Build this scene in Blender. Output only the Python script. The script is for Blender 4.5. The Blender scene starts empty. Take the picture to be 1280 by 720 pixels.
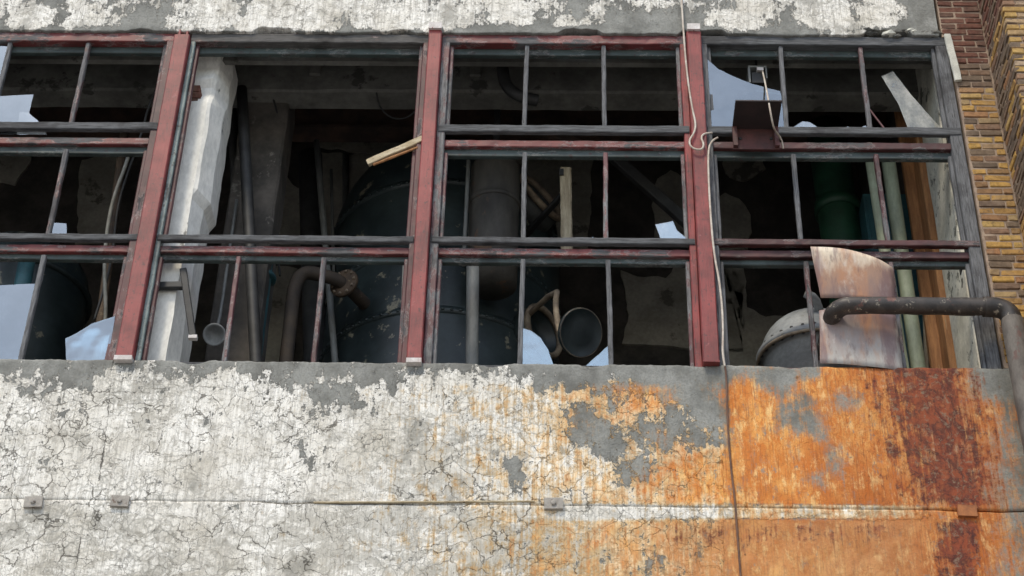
import bpy, bmesh, math, random
import numpy as np
from mathutils import Vector, Matrix, noise as mnoise

random.seed(7)
scene = bpy.context.scene
COL = scene.collection

# ------------------------------------------------------------------ camera
CAM = np.array([3.24585712, -11.20839678, -7.74756044])
PITCH, ROLL, YAW, FPX = 0.64778574, 0.02656757, -0.0298256, 2300.0
_f0 = np.array([math.sin(YAW), math.cos(YAW), 0]); _r0 = np.array([math.cos(YAW), -math.sin(YAW), 0])
_z = np.array([0, 0, 1.0])
FWD = _f0*math.cos(PITCH) + _z*math.sin(PITCH); _u = -_f0*math.sin(PITCH) + _z*math.cos(PITCH)
RGT = _r0*math.cos(ROLL) + _u*math.sin(ROLL); UPV = -_r0*math.sin(ROLL) + _u*math.cos(ROLL)
cam_data = bpy.data.cameras.new('camera'); cam = bpy.data.objects.new('camera', cam_data); COL.objects.link(cam)
cam.matrix_world = Matrix(((RGT[0], UPV[0], -FWD[0], CAM[0]), (RGT[1], UPV[1], -FWD[1], CAM[1]), (RGT[2], UPV[2], -FWD[2], CAM[2]), (0, 0, 0, 1)))
cam_data.sensor_width = 36; cam_data.lens = FPX/1280*36; cam_data.clip_end = 2000; cam_data.clip_start = 0.05
scene.camera = cam

# ------------------------------------------------------------------ sky, sun, exposure (bright overcast)
SUN_EL, SUN_AZ = 54.0, 204.0            # degrees; azimuth clockwise from +Y (into the building)
world = bpy.data.worlds.new('World'); scene.world = world; world.use_nodes = True
wn = world.node_tree.nodes; wl = world.node_tree.links; wn.clear()
sky = wn.new('ShaderNodeTexSky'); sky.sky_type = 'NISHITA'; sky.sun_disc = False
sky.sun_elevation = math.radians(SUN_EL); sky.sun_rotation = math.radians(SUN_AZ)
sky.air_density = 1.0; sky.dust_density = 0.7; sky.ozone_density = 1.0
hs = wn.new('ShaderNodeHueSaturation'); hs.inputs['Saturation'].default_value = 0.62
bg = wn.new('ShaderNodeBackground'); bg.inputs['Strength'].default_value = 0.15
wo = wn.new('ShaderNodeOutputWorld')
wl.new(sky.outputs[0], hs.inputs['Color']); wl.new(hs.outputs[0], bg.inputs[0]); wl.new(bg.outputs[0], wo.inputs[0])
sd = bpy.data.lights.new('sun', 'SUN'); sun = bpy.data.objects.new('sun', sd); COL.objects.link(sun)
sd.energy = 1.5; sd.angle = math.radians(11); sd.color = (1.0, 0.885, 0.69)
_sdir = Vector((math.sin(math.radians(SUN_AZ))*math.cos(math.radians(SUN_EL)), math.cos(math.radians(SUN_AZ))*math.cos(math.radians(SUN_EL)), math.sin(math.radians(SUN_EL))))
sun.rotation_euler = _sdir.to_track_quat('Z', 'Y').to_euler(); sun.location = (0, -20, 20)
scene.view_settings.view_transform = 'Standard'; scene.view_settings.look = 'None'
scene.view_settings.exposure = 0.62; scene.view_settings.gamma = 1.0; scene.view_settings.use_curve_mapping = False
scene.cycles.use_denoising = True; scene.cycles.adaptive_threshold = .02
scene.cycles.max_bounces = 8; scene.cycles.diffuse_bounces = 5; scene.cycles.transparent_max_bounces = 12

# ------------------------------------------------------------------ helpers
def at(px, py, Y):
    """point on the plane at depth Y (metres behind the wall face) seen at a photo pixel"""
    d = FWD + RGT*(px-640)/FPX - UPV*(py-360)/FPX
    p = CAM + d*(Y-CAM[1])/d[1]
    return Vector(p)
def proj_np(P):
    d = P - CAM; z = d @ FWD
    return 640+FPX*(d @ RGT)/z, 360-FPX*(d @ UPV)/z
def fbm(v, o=4, r=0.5, l=2.0):
    a, s, n = 1.0, 0.0, 0.0
    v = Vector(v)
    for _ in range(o):
        s += a*mnoise.noise(v); n += a; v = v*l; a *= r
    return s/n
def N3(p, sc):
    p = Vector(p)*sc
    return Vector((mnoise.noise(p), mnoise.noise(p+Vector((31.7, 0, 0))), mnoise.noise(p+Vector((0, 57.1, 0)))))

WL = {}      # world location of each object
class MB:
    def __init__(s): s.v = []; s.f = []; s.sm = []
    def add(s, vs, fs, smooth=False):
        o = len(s.v); s.v += [Vector(v) for v in vs]
        s.f += [tuple(i+o for i in f) for f in fs]; s.sm += [smooth]*len(fs)
        return s
    def ring_tube(s, rings, cap=True, smooth=True, closed=False):
        n = len(rings[0]); vs = [p for r in rings for p in r]; fs = []
        m = len(rings)
        for i in range(m-1 + (1 if closed else 0)):
            for j in range(n):
                a, b = i*n+j, i*n+(j+1) % n
                c, d = ((i+1) % m)*n+(j+1) % n, ((i+1) % m)*n+j
                fs.append((a, b, c, d))
        if cap and not closed:
            fs.append(tuple(reversed(range(n)))); fs.append(tuple(range((m-1)*n, m*n)))
        return s.add(vs, fs, smooth)
    def board(s, p0, p1, w, d, ddir=(0, 1, 0), seg=None, jit=0.003, ch=0.006, twist=0):
        """bar of section w (across) x d (along ddir), slightly worn and uneven"""
        p0, p1 = Vector(p0), Vector(p1); ax = (p1-p0); L = ax.length; ax.normalize()
        dd = Vector(ddir); dd = (dd - ax*dd.dot(ax)).normalized(); ww = ax.cross(dd).normalized()
        seg = seg or max(2, int(L/0.12)); ch = min(ch, w*0.3, d*0.3)
        prof = [(-w/2+ch, -d/2), (w/2-ch, -d/2), (w/2, -d/2+ch), (w/2, d/2-ch), (w/2-ch, d/2), (-w/2+ch, d/2), (-w/2, d/2-ch), (-w/2, -d/2+ch)]
        rings = []
        for i in range(seg+1):
            c = p0.lerp(p1, i/seg); r = []
            for a, b in prof:
                q = c + ww*a + dd*b
                q = q + N3(q, 13.0)*jit*.9 + N3(q, 1.3)*jit*.6
                r.append(q)
            rings.append(r)
        return s.ring_tube(rings, smooth=False)
    def box(s, lo, hi, jit=0.0):
        x0, y0, z0 = lo; x1, y1, z1 = hi
        vs = [Vector(p) for p in ((x0, y0, z0), (x1, y0, z0), (x1, y1, z0), (x0, y1, z0), (x0, y0, z1), (x1, y0, z1), (x1, y1, z1), (x0, y1, z1))]
        if jit: vs = [v + N3(v, 5.3)*jit for v in vs]
        return s.add(vs, [(0, 3, 2, 1), (4, 5, 6, 7), (0, 1, 5, 4), (1, 2, 6, 5), (2, 3, 7, 6), (3, 0, 4, 7)])
    def tube(s, pts, r, n=10, smooth_pts=0, cap=True, jit=0.0):
        pts = [Vector(p) for p in pts]
        for _ in range(smooth_pts):
            q = [pts[0]]
            for a, b in zip(pts[:-1], pts[1:]): q += [a.lerp(b, .25), a.lerp(b, .75)]
            q.append(pts[-1]); pts = q
        rings = []; up = None
        for i, p in enumerate(pts):
            t = (pts[min(i+1, len(pts)-1)] - pts[max(i-1, 0)]).normalized()
            if up is None:
                up = t.orthogonal().normalized()
            up = (up - t*up.dot(t)).normalized(); sd_ = t.cross(up)
            rr = r(i/(len(pts)-1)) if callable(r) else r
            ring = []
            for k in range(n):
                a = 2*math.pi*k/n; q = p + (up*math.cos(a) + sd_*math.sin(a))*rr
                if jit: q = q + N3(q, 7.0)*jit
                ring.append(q)
            rings.append(ring)
        return s.ring_tube(rings, cap=cap)
    def lathe(s, base, prof, n=32, axis=(0, 0, 1), smooth=True):
        base = Vector(base); ax = Vector(axis).normalized(); u = ax.orthogonal().normalized(); w = ax.cross(u)
        rings = [[base + ax*z + (u*math.cos(2*math.pi*k/n) + w*math.sin(2*math.pi*k/n))*max(r, 1e-4) for k in range(n)] for r, z in prof]
        return s.ring_tube(rings, smooth=smooth)
    def slab(s, poly, t, nrm=(0, 1, 0)):
        n = len(poly); nv = Vector(nrm)*t
        vs = [Vector(p) for p in poly] + [Vector(p)+nv for p in poly]
        fs = [tuple(range(n)), tuple(reversed(range(n, 2*n)))] + [(i, i+n, (i+1) % n + n, (i+1) % n) for i in range(n)]
        return s.add(vs, fs)
    def build(s, name, mat, parent=None, **props):
        xs = [v.x for v in s.v]; ys = [v.y for v in s.v]; zs = [v.z for v in s.v]
        o = Vector(((min(xs)+max(xs))/2, (min(ys)+max(ys))/2, min(zs)))
        me = bpy.data.meshes.new(name); me.from_pydata([v-o for v in s.v], [], s.f)
        me.polygons.foreach_set('use_smooth', s.sm); me.validate()
        bm = bmesh.new(); bm.from_mesh(me); bmesh.ops.recalc_face_normals(bm, faces=bm.faces); bm.to_mesh(me); bm.free()
        me.materials.append(mat)
        ob = bpy.data.objects.new(name, me); COL.objects.link(ob)
        place(ob, o, parent); tag(ob, **props)
        return ob
def place(ob, o, parent=None):
    if parent is not None:
        ob.parent = parent; ob.location = Vector(o) - WL[parent.name]
    else:
        ob.location = o
    WL[ob.name] = Vector(o)
def tag(ob, label=None, cat=None, group=None, kind=None):
    if label: ob['label'] = label
    if cat: ob['category'] = cat
    if group: ob['group'] = group
    if kind: ob['kind'] = kind
def empty(name, loc, label, cat, group=None):
    e = bpy.data.objects.new(name, None); COL.objects.link(e); e.empty_display_size = .1
    place(e, loc); tag(e, label, cat, group); return e

# ------------------------------------------------------------------ node material helpers
class NT:
    def __init__(s, name):
        s.m = bpy.data.materials.new(name); s.m.use_nodes = True; s.n = s.m.node_tree.nodes; s.l = s.m.node_tree.links
        s.n.clear(); s.out = s.n.new('ShaderNodeOutputMaterial'); s.b = s.n.new('ShaderNodeBsdfPrincipled')
        s.l.new(s.b.outputs[0], s.out.inputs[0]); s.pos = s.n.new('ShaderNodeNewGeometry').outputs['Position']
    def _in(s, sock, v):
        if v is None: return
        if hasattr(v, 'is_linked') or isinstance(v, bpy.types.NodeSocket): s.l.new(v, sock)
        else:
            if isinstance(v, (tuple, list)) and len(v) == 3 and sock.type == 'RGBA': v = (*v, 1)
            sock.default_value = v
    def vmap(s, scale=(1, 1, 1), vec=None, loc=(0, 0, 0)):
        n = s.n.new('ShaderNodeMapping'); s._in(n.inputs['Vector'], vec or s.pos); n.inputs['Scale'].default_value = scale; n.inputs['Location'].default_value = loc
        return n.outputs[0]
    def noise(s, scale, detail=6, rough=.6, vec=None, dist=0.0, color=False):
        n = s.n.new('ShaderNodeTexNoise'); s._in(n.inputs['Vector'], vec or s.pos); s._in(n.inputs['Scale'], scale)
        n.inputs['Detail'].default_value = detail; n.inputs['Roughness'].default_value = rough; n.inputs['Distortion'].default_value = dist
        return n.outputs['Color' if color else 'Fac']
    def voro(s, scale, vec=None, feat='DISTANCE_TO_EDGE', out='Distance', rnd=1.0):
        n = s.n.new('ShaderNodeTexVoronoi'); n.feature = feat; s._in(n.inputs['Vector'], vec or s.pos); n.inputs['Scale'].default_value = scale
        n.inputs['Randomness'].default_value = rnd; return n.outputs[out]
    def attr(s, name):
        n = s.n.new('ShaderNodeAttribute'); n.attribute_name = name; return n.outputs['Fac']
    def math(s, op, a, b=0.0, c=None):
        n = s.n.new('ShaderNodeMath'); n.operation = op; s._in(n.inputs[0], a); s._in(n.inputs[1], b)
        if c is not None: s._in(n.inputs[2], c)
        return n.outputs[0]
    def step(s, v, lo, hi, a=0.0, b=1.0):
        n = s.n.new('ShaderNodeMapRange'); n.interpolation_type = 'SMOOTHSTEP'; s._in(n.inputs[0], v)
        n.inputs[1].default_value = lo; n.inputs[2].default_value = hi; n.inputs[3].default_value = a; n.inputs[4].default_value = b
        return n.outputs[0]
    def mix(s, f, a, b, mode='MIX'):
        n = s.n.new('ShaderNodeMix'); n.data_type = 'RGBA'; n.blend_type = mode; s._in(n.inputs[0], f); s._in(n.inputs[6], a); s._in(n.inputs[7], b)
        return n.outputs[2]
    def vadd(s, a, b, k):
        n = s.n.new('ShaderNodeVectorMath'); n.operation = 'MULTIPLY_ADD'; s._in(n.inputs[0], b); n.inputs[1].default_value = (k, k, k); s._in(n.inputs[2], a)
        return n.outputs[0]
    def ramp(s, v, stops):
        n = s.n.new('ShaderNodeValToRGB'); s._in(n.inputs[0], v); e = n.color_ramp.elements
        while len(e) < len(stops): e.new(0.5)
        for el, (p, c) in zip(e, stops): el.position = p; el.color = (*c, 1)
        return n.outputs[0]
    def bump(s, h, strength=.4, dist=.01):
        n = s.n.new('ShaderNodeBump'); n.inputs['Strength'].default_value = strength; n.inputs['Distance'].default_value = dist; s._in(n.inputs['Height'], h)
        s.l.new(n.outputs[0], s.b.inputs['Normal'])
    def set(s, color=None, rough=None, metal=None, spec=None):
        if color is not None: s._in(s.b.inputs['Base Color'], color)
        if rough is not None: s._in(s.b.inputs['Roughness'], rough)
        if metal is not None: s._in(s.b.inputs['Metallic'], metal)
        if spec is not None: s._in(s.b.inputs['Specular IOR Level'], spec)

def mottled(name, c1, c2, scale=6, rough=.8, lo=.35, hi=.65, stretch=(1, 1, 1), c3=None, t3=.62, s3=9, bump=.25, dist=.006, metal=0.0):
    t = NT(name); v = t.vmap(stretch)
    n = t.noise(scale, 8, .62, v); c = t.mix(t.step(n, lo, hi), c1, c2)
    h = n
    if c3:
        m3 = t.step(t.noise(s3, 8, .68, t.vmap(stretch, loc=(7, 3, 5))), t3-.02, t3+.03); c = t.mix(m3, c, c3); h = t.math('SUBTRACT', n, t.math('MULTIPLY', m3, .3))
    fine = t.noise(scale*9, 4, .6, v)
    c = t.mix(t.step(fine, .3, .7, 0, .35), c, t.mix(1.0, c, (.45, .45, .45), 'MULTIPLY'))
    t.set(c, rough, metal); t.bump(h, bump, dist); return t.m

def painted_wood(name, vertical, paint=(.27, .045, .042), wood1=(.19, .195, .21), wood2=(.085, .082, .083), amount=.5, dark=(.055, .028, .027), wear=1.0, light=.30):
    """old oil paint worn down to grey grain"""
    t = NT(name)
    v = t.vmap((14, 14, 1.2) if vertical else (1.2, 14, 14))
    grain = t.noise(5, 8, .65, v); wood = t.ramp(grain, [(.28, wood2), (.5, tuple((a+b)/2 for a, b in zip(wood1, wood2))), (.72, wood1)])
    pv = t.vmap((1, 1, .45) if vertical else (.45, 1, 1))
    pm = t.noise(6, 9, .68, pv)
    pmask = t.step(t.math('ADD', pm, t.math('MULTIPLY', t.math('SUBTRACT', grain, .5), .35)), .5-(amount-.5)*.9-.025, .5-(amount-.5)*.9+.025)
    pc = t.mix(t.step(t.noise(3, 6, .6), .38, .66), paint, tuple(.62*a for a in paint))
    pc = t.mix(t.step(t.noise(26, 5, .6), .56, .70, 0, .8), pc, dark)
    pc = t.mix(t.step(t.noise(11, 6, .7, t.vmap(loc=(4, 8, 1))), .64, .70, 0, .45), pc, tuple(min(1, a*1.25+.08) for a in paint))
    c = t.mix(pmask, wood, pc)
    edge = t.step(t.math('ABSOLUTE', t.math('SUBTRACT', pm, .5-(amount-.5)*.9+.03)), .0, .022, 1, 0)
    c = t.mix(t.math('MULTIPLY', edge, light), c, (.42, .40, .385))
    crk = t.noise(7, 5, .72, t.vmap((22, 22, .9) if vertical else (.9, 22, 22), loc=(3, 5, 2)))
    c = t.mix(t.step(crk, .56, .64, 0, .9*wear), c, (.022, .020, .020))
    c = t.mix(t.step(t.noise(2.4, 5, .66, t.vmap(loc=(8, 1, 6))), .50, .66, 0, .75*wear), c, t.mix(1.0, c, (.34, .32, .32), 'MULTIPLY'))
    t.set(c, t.step(pmask, 0, 1, .85, .55)); t.bump(grain, .5, .004)
    return t.m

# ------------------------------------------------------------------ materials
def wall_material(name='peeling_painted_concrete', s1=6.5, km=.55):
    t = NT(name)
    paint, rust, dark, dirt = t.attr('paint'), t.attr('rust'), t.attr('dark'), t.attr('dirt')
    wob = t.noise(3.2, 5, .6, color=True); pd = t.vadd(t.pos, wob, .30); pd = t.vadd(pd, t.noise(17, 3, .6, color=True), .03)
    n1 = t.noise(s1, 8, .70, t.vmap((1, 1, .8)))
    nv = t.noise(5, 5, .6, t.vmap((7.5, 1, .45)))                      # vertical run streaks
    nh = t.noise(7, 7, .76, t.vmap((.8, 1, 2.0), pd))                  # sideways dirt
    fine = t.noise(60, 4, .66); mid = t.noise(26, 6, .72, pd)
    flake = t.voro(13, t.vadd(t.pos, t.noise(9, 3, .6, color=True), .10))
    # paint that is left on the cement
    tt = t.math('ADD', t.math('MULTIPLY_ADD', t.math('SUBTRACT', n1, .5), 1.5, .5), t.math('MULTIPLY', t.math('SUBTRACT', paint, .5), .62))
    tt = t.math('ADD', tt, t.math('MULTIPLY', t.math('SUBTRACT', nv, .5), .30))
    tt = t.math('ADD', tt, t.math('MULTIPLY', t.math('SUBTRACT', mid, .5), km))
    pm = t.step(tt, .48, .52)
    cement = t.mix(t.step(t.noise(4, 8, .65), .36, .64), (.19, .19, .174), (.31, .31, .288))
    cement = t.mix(t.step(fine, .38, .72, 0, .5), cement, (.13, .13, .118))
    cement = t.mix(t.step(t.noise(1.6, 6, .68, t.vmap((1.4, 1, .7), loc=(5, 5, 8))), .50, .66, 0, .55), cement, (.105, .103, .092))
    white = t.mix(t.step(t.noise(2.1, 5, .6), .4, .66), (.93, .905, .845), (.80, .765, .69))
    grime = t.step(t.math('ADD', nh, t.math('MULTIPLY', t.math('SUBTRACT', dirt, .5), .36)), .50, .63)
    white = t.mix(t.math('MULTIPLY', grime, .60), white, (.34, .32, .27))
    white = t.mix(t.step(t.noise(1.5, 6, .66, t.vmap((1, 1, 1.3), loc=(9, 2, 2))), .44, .66, 0, .55), white, (.50, .455, .37))
    white = t.mix(t.step(t.noise(2.8, 6, .7, t.vmap((1.1, 1, .9), loc=(1, 9, 5))), .53, .66, 0, .68), white, (.24, .23, .20))
    white = t.mix(t.step(mid, .53, .61, 0, .62), white, (.24, .22, .18))
    white = t.mix(t.math('MULTIPLY', t.step(flake, .0, .10, .60, 0), t.step(t.noise(2.1, 4, .6, t.vmap(loc=(2, 7, 4))), .48, .62)), white, (.21, .205, .18))
    white = t.mix(t.step(fine, .53, .66, 0, .45), white, (.27, .265, .24))
    white = t.mix(t.step(nv, .48, .66, 0, .55), white, (.40, .375, .33))
    white = t.mix(t.step(t.noise(4, 4, .6, t.vmap((22, 1, .5), loc=(3, 3, 1))), .49, .62, 0, .34), white, (.30, .285, .25))
    col = t.mix(pm, cement, white)
    # rust washed down over it
    rm = t.math('ADD', rust, t.math('ADD', t.math('MULTIPLY', t.math('SUBTRACT', nv, .5), .9), t.math('MULTIPLY', t.math('SUBTRACT', n1, .5), 1.7)))
    rm = t.math('ADD', rm, t.math('MULTIPLY', t.math('SUBTRACT', mid, .5), .8))
    cream = t.step(rm, .05, .45, 0, .75); orange = t.step(rm, .26, .86, 0, .95)
    cream = t.math('MULTIPLY', cream, t.step(pm, 0, 1, .25, 1))
    col = t.mix(cream, col, t.mix(1.0, col, (.95, .68, .33), 'MULTIPLY'))
    big = t.noise(2.2, 5, .62, t.vmap((1.3, 1, .8), loc=(1, 4, 3)))
    oc = t.mix(t.step(big, .36, .62), (.82, .40, .11), (.60, .20, .040))
    oc = t.mix(t.step(t.noise(13, 6, .7, t.vmap((3, 1, .5), pd)), .42, .62, 0, .8), oc, (.60, .175, .030))
    oc = t.mix(t.step(t.noise(7, 7, .74, t.vmap((1.8, 1, .7))), .50, .64, 0, .9), oc, (.90, .58, .24))
    oc = t.mix(t.step(t.noise(9, 5, .65, t.vmap((9, 1, .35), loc=(2, 1, 1))), .50, .64, 0, .6), oc, (.34, .11, .03))
    oc = t.mix(t.step(mid, .52, .66, 0, .5), oc, (.30, .12, .045))
    oc = t.mix(t.step(fine, .54, .68, 0, .35), oc, (.20, .10, .05))
    oc = t.mix(t.step(t.noise(8, 6, .72, t.vmap((1.5, 1, .8), loc=(8, 8, 2))), .60, .64, 0, .75), oc, (.23, .225, .20))
    oc = t.mix(t.attr('brown'), oc, t.mix(1.0, oc, (.74, .64, .62), 'MULTIPLY'))
    oc = t.mix(t.attr('tan'), oc, t.mix(t.step(n1, .38, .62), (.36, .20, .09), (.66, .43, .21)))
    col = t.mix(orange, col, oc)
    dm = t.math('ADD', dark, t.math('ADD', t.math('MULTIPLY', t.math('SUBTRACT', n1, .5), 1.6), t.math('MULTIPLY', t.math('SUBTRACT', nv, .5), 1.1)))
    dm = t.math('ADD', dm, t.math('MULTIPLY', t.math('SUBTRACT', mid, .5), .6))
    dcol = t.mix(t.step(t.noise(12, 6, .7, t.vmap((1.5, 1, .7), pd)), .38, .62), (.075, .026, .026), (.25, .062, .032))
    dcol = t.mix(t.step(t.noise(19, 6, .74, pd), .53, .62, 0, .8), dcol, (.20, .155, .115))
    dcol = t.mix(t.step(mid, .54, .64, 0, .7), dcol, (.045, .028, .024))
    col = t.mix(t.step(dm, .34, .72, 0, .93), col, dcol)
    # crackle
    keep = t.step(t.noise(1.3, 4, .62), .44, .60)
    c1 = t.voro(6.6, pd); c2 = t.voro(17, t.vadd(pd, wob, .05))
    wd = t.math('MULTIPLY', t.step(t.noise(5, 5, .6), .42, .74, .002, .040), keep)
    k1 = t.step(t.math('SUBTRACT', c1, wd), -.006, .012, 1, 0)
    k2 = t.math('MULTIPLY', t.step(c2, .004, .045, 1, 0), t.step(t.noise(2.0, 5, .6, t.vmap(loc=(5, 1, 2))), .50, .60))
    ck = t.math('MULTIPLY', t.math('MAXIMUM', t.math('MULTIPLY', k1, t.step(keep, .02, .3)), t.math('MULTIPLY', k2, .75)), t.math('MULTIPLY', t.attr('crack'), t.step(pm, 0, 1, .22, 1)))
    col = t.mix(t.math('MULTIPLY', ck, .80), col, t.mix(1.0, col, (.20, .19, .175), 'MULTIPLY'))
    ln = t.math('ADD', t.math('ABSOLUTE', t.math('ADD', t.attr('line'), t.math('MULTIPLY', t.math('SUBTRACT', t.noise(14, 5, .7), .5), 12.0))), t.step(t.noise(3, 4, .6), .35, .65, 0, 1.4))
    lk = t.step(ln, .7, 2.0, 1, 0); ck = t.math('MAXIMUM', ck, lk)
    col = t.mix(t.math('MULTIPLY', lk, .85), col, (.05, .045, .04))
    t.set(col, .93, spec=.25)
    t.bump(t.math('SUBTRACT', t.math('ADD', t.math('MULTIPLY', mid, .7), t.math('MULTIPLY', pm, 1.1)), t.math('MULTIPLY', k1, t.step(pm, 0, 1, .08, .5))), .9, .014)
    return t.m
M = {}
M['wall'] = wall_material(); M['wall_top'] = wall_material('flaking_painted_lintel', 3.0, .28)
M['red_v'] = painted_wood('worn_red_paint_upright', True, amount=.84)
M['post'] = painted_wood('red_post_paint', True, paint=(.255, .046, .043), amount=.97, wear=.6, light=.35)
M['red_h'] = painted_wood('worn_red_paint_level', False, amount=.56, paint=(.165, .034, .033), wood1=(.15, .148, .15), wood2=(.05, .048, .05))
M['maroon_v'] = painted_wood('dark_maroon_paint_upright', True, paint=(.095, .026, .027), amount=.62, wood1=(.14, .135, .14), wood2=(.05, .048, .05))
M['maroon_h'] = painted_wood('dark_maroon_paint_level', False, paint=(.085, .023, .023), amount=.62, wood1=(.13, .128, .13), wood2=(.045, .043, .045))
M['grey_h'] = painted_wood('weathered_grey_wood_level', False, paint=(.12, .055, .055), wood1=(.145, .15, .157), wood2=(.024, .024, .026), amount=.22)
M['dark_h'] = painted_wood('blackened_wood_level', False, paint=(.10, .045, .042), wood1=(.13, .125, .12), wood2=(.04, .038, .036), amount=.4)
M['grey_v'] = painted_wood('weathered_grey_wood_upright', True, paint=(.13, .05, .05), wood1=(.20, .203, .21), wood2=(.034, .034, .037), amount=.26)
M['mauve_v'] = painted_wood('flaking_mauve_wood_upright', True, paint=(.13, .045, .048), wood1=(.30, .30, .30), wood2=(.055, .053, .055), amount=.50)
M['bar_v'] = painted_wood('flaked_maroon_bar', True, paint=(.10, .032, .033), wood1=(.21, .205, .21), wood2=(.04, .038, .04), amount=.46)
M['lip'] = painted_wood('grey_green_rebate_paint', False, paint=(.055, .075, .072), wood1=(.11, .118, .112), wood2=(.03, .03, .03), amount=.62)
M['lip_v'] = painted_wood('pale_teal_rebate_paint', True, paint=(.24, .30, .29), wood1=(.20, .21, .20), wood2=(.07, .07, .07), amount=.62)
M['column'] = mottled('flaking_whitewash', (.88, .86, .80), (.76, .74, .68), 3.0, .9, c3=(.26, .255, .235), t3=.63, s3=4, stretch=(1, 1, .45), bump=.4)
M['inner_concrete'] = mottled('dark_mottled_concrete', (.20, .195, .175), (.11, .107, .096), 2.2, .95, c3=(.07, .068, .06), t3=.6, s3=3, bump=.4)  # dark mottled grey, darkest in random patches
M['soffit'] = mottled('near_black_ceiling', (.07, .068, .062), (.035, .034, .032), 2, .95)  # near-black tone with slight mottling
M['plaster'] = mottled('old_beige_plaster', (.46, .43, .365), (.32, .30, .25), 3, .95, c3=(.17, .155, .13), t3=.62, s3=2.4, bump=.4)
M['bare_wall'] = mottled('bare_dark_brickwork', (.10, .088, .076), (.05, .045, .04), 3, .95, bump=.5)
M['pier'] = mottled('dim_brown_render', (.12, .105, .09), (.05, .045, .04), 2.2, .95, c3=(.20, .185, .16), t3=.60, s3=2.5, bump=.5)
M['side_plaster'] = mottled('mouldy_green_grey_plaster', (.80, .775, .67), (.56, .54, .46), 3.4, .9, c3=(.15, .15, .125), t3=.60, s3=5, bump=.35)
M['brown_wood'] = mottled('brown_stained_timber', (.46, .22, .085), (.30, .135, .052), 6, .8, stretch=(5, 5, .6), c3=(.42, .27, .14), t3=.64, s3=5)
M['rust_beam'] = mottled('rusted_steel_beam', (.105, .065, .048), (.05, .035, .03), 4, .85)
M['tank'] = mottled('black_green_tank_paint', (.034, .048, .050), (.018, .026, .028), 2.5, .38, c3=(.24, .22, .16), t3=.625, s3=4.5, bump=.35)
M['tank_blue'] = mottled('dark_blue_grey_tank_paint', (.070, .074, .072), (.036, .040, .040), 2.2, .6, c3=(.12, .085, .055), t3=.60, s3=3)
M['flue'] = mottled('grey_brown_flue', (.075, .068, .058), (.032, .029, .026), 3, .7, c3=(.13, .075, .045), t3=.60, s3=3, stretch=(1, 1, .4))
M['rim'] = mottled('worn_tan_rim', (.32, .255, .18), (.14, .105, .075), 8, .75)
M['rust_pipe'] = mottled('brown_flaking_pipe', (.11, .072, .044), (.06, .042, .030), 7, .8, c3=(.20, .15, .09), t3=.62)
M['rust_dark'] = mottled('dark_brown_pipe', (.062, .045, .032), (.034, .027, .022), 7, .8, c3=(.12, .085, .055), t3=.64)
M['teal'] = mottled('teal_blue_pipe_paint', (.035, .115, .135), (.022, .07, .085), 5, .5)
M['green'] = mottled('dark_green_pipe_paint', (.018, .075, .040), (.010, .040, .023), 4, .5)
M['pale_green'] = mottled('pale_green_pipe_paint', (.36, .40, .28), (.24, .27, .19), 5, .6, c3=(.22, .15, .08), t3=.68, stretch=(1, 1, .3))
M['grey_pipe'] = mottled('grey_pipe_paint', (.20, .205, .195), (.11, .115, .11), 6, .6, stretch=(1, 1, .3))
M['grey_vessel'] = mottled('dull_grey_vessel', (.36, .375, .38), (.24, .25, .255), 4, .6, c3=(.16, .13, .10), t3=.66)
M['dark_steel'] = mottled('dark_steel', (.035, .035, .035), (.018, .018, .018), 8, .6)
M['cream_wood'] = mottled('fresh_split_timber', (.62, .53, .37), (.42, .33, .20), 8, .8, stretch=(1, 1, 3), c3=(.16, .11, .07), t3=.63)
M['old_pole'] = mottled('pale_old_pole', (.50, .43, .30), (.30, .24, .16), 6, .8, stretch=(4, 4, .5), c3=(.13, .10, .07), t3=.66)
M['cable'] = mottled('cream_cable', (.62, .56, .48), (.44, .36, .29), 9, .6, bump=.05)
M['brown_cable'] = mottled('rust_brown_wire', (.17, .085, .05), (.09, .045, .03), 9, .7)
M['hose'] = mottled('grey_hose', (.27, .27, .24), (.18, .18, .16), 6, .7)
M['shelf'] = mottled('maroon_steel_plate', (.105, .036, .032), (.058, .024, .022), 8, .6, c3=(.05, .03, .028), t3=.62)
M['shelf_shaded'] = mottled('shaded_steel_plate', (.035, .020, .020), (.02, .014, .014), 8, .6)  # darker copy of the shelf steel, its underside shade put into the colour
M['white_block'] = mottled('white_painted_block', (.72, .68, .66), (.55, .50, .47), 14, .8, c3=(.30, .10, .09), t3=.64, s3=18)
M['plate'] = mottled('grey_steel_plate', (.40, .37, .33), (.28, .255, .225), 16, .7, c3=(.12, .07, .045), t3=.6, s3=14)
M['rust_plate'] = mottled('orange_rust_plate', (.40, .15, .05), (.25, .09, .035), 14, .8)
M['mortar'] = mottled('pinkish_lime_mortar', (.40, .30, .22), (.25, .185, .14), 9, .95, bump=.5)
M['stucco_scrap'] = mottled('white_lime_strip', (.66, .65, .57), (.50, .49, .43), 9, .9)
M['paving'] = mottled('pale_bounce_paving', (.42, .41, .385), (.34, .33, .31), 2, .9)

def pipe_material():
    t = NT('black_brown_drain_paint'); n = t.noise(9, 9, .7); c = t.mix(t.step(n, .4, .6), (.024, .020, .018), (.050, .040, .034))
    c = t.mix(t.step(t.noise(16, 8, .7, t.vmap(loc=(3, 1, 8))), .585, .64), c, (.27, .235, .185))
    c = t.mix(t.step(t.noise(5, 8, .7, t.vmap(loc=(9, 1, 1))), .60, .66, 0, .8), c, (.15, .055, .04))
    t.set(c, .5); t.bump(n, .35, .006); return t.m
M['drain'] = pipe_material()
M['drain_grey'] = mottled('grey_flaking_drain_paint', (.135, .12, .105), (.062, .053, .047), 8, .7, c3=(.10, .055, .045), t3=.6, s3=10, stretch=(1, 1, .5))

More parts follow.
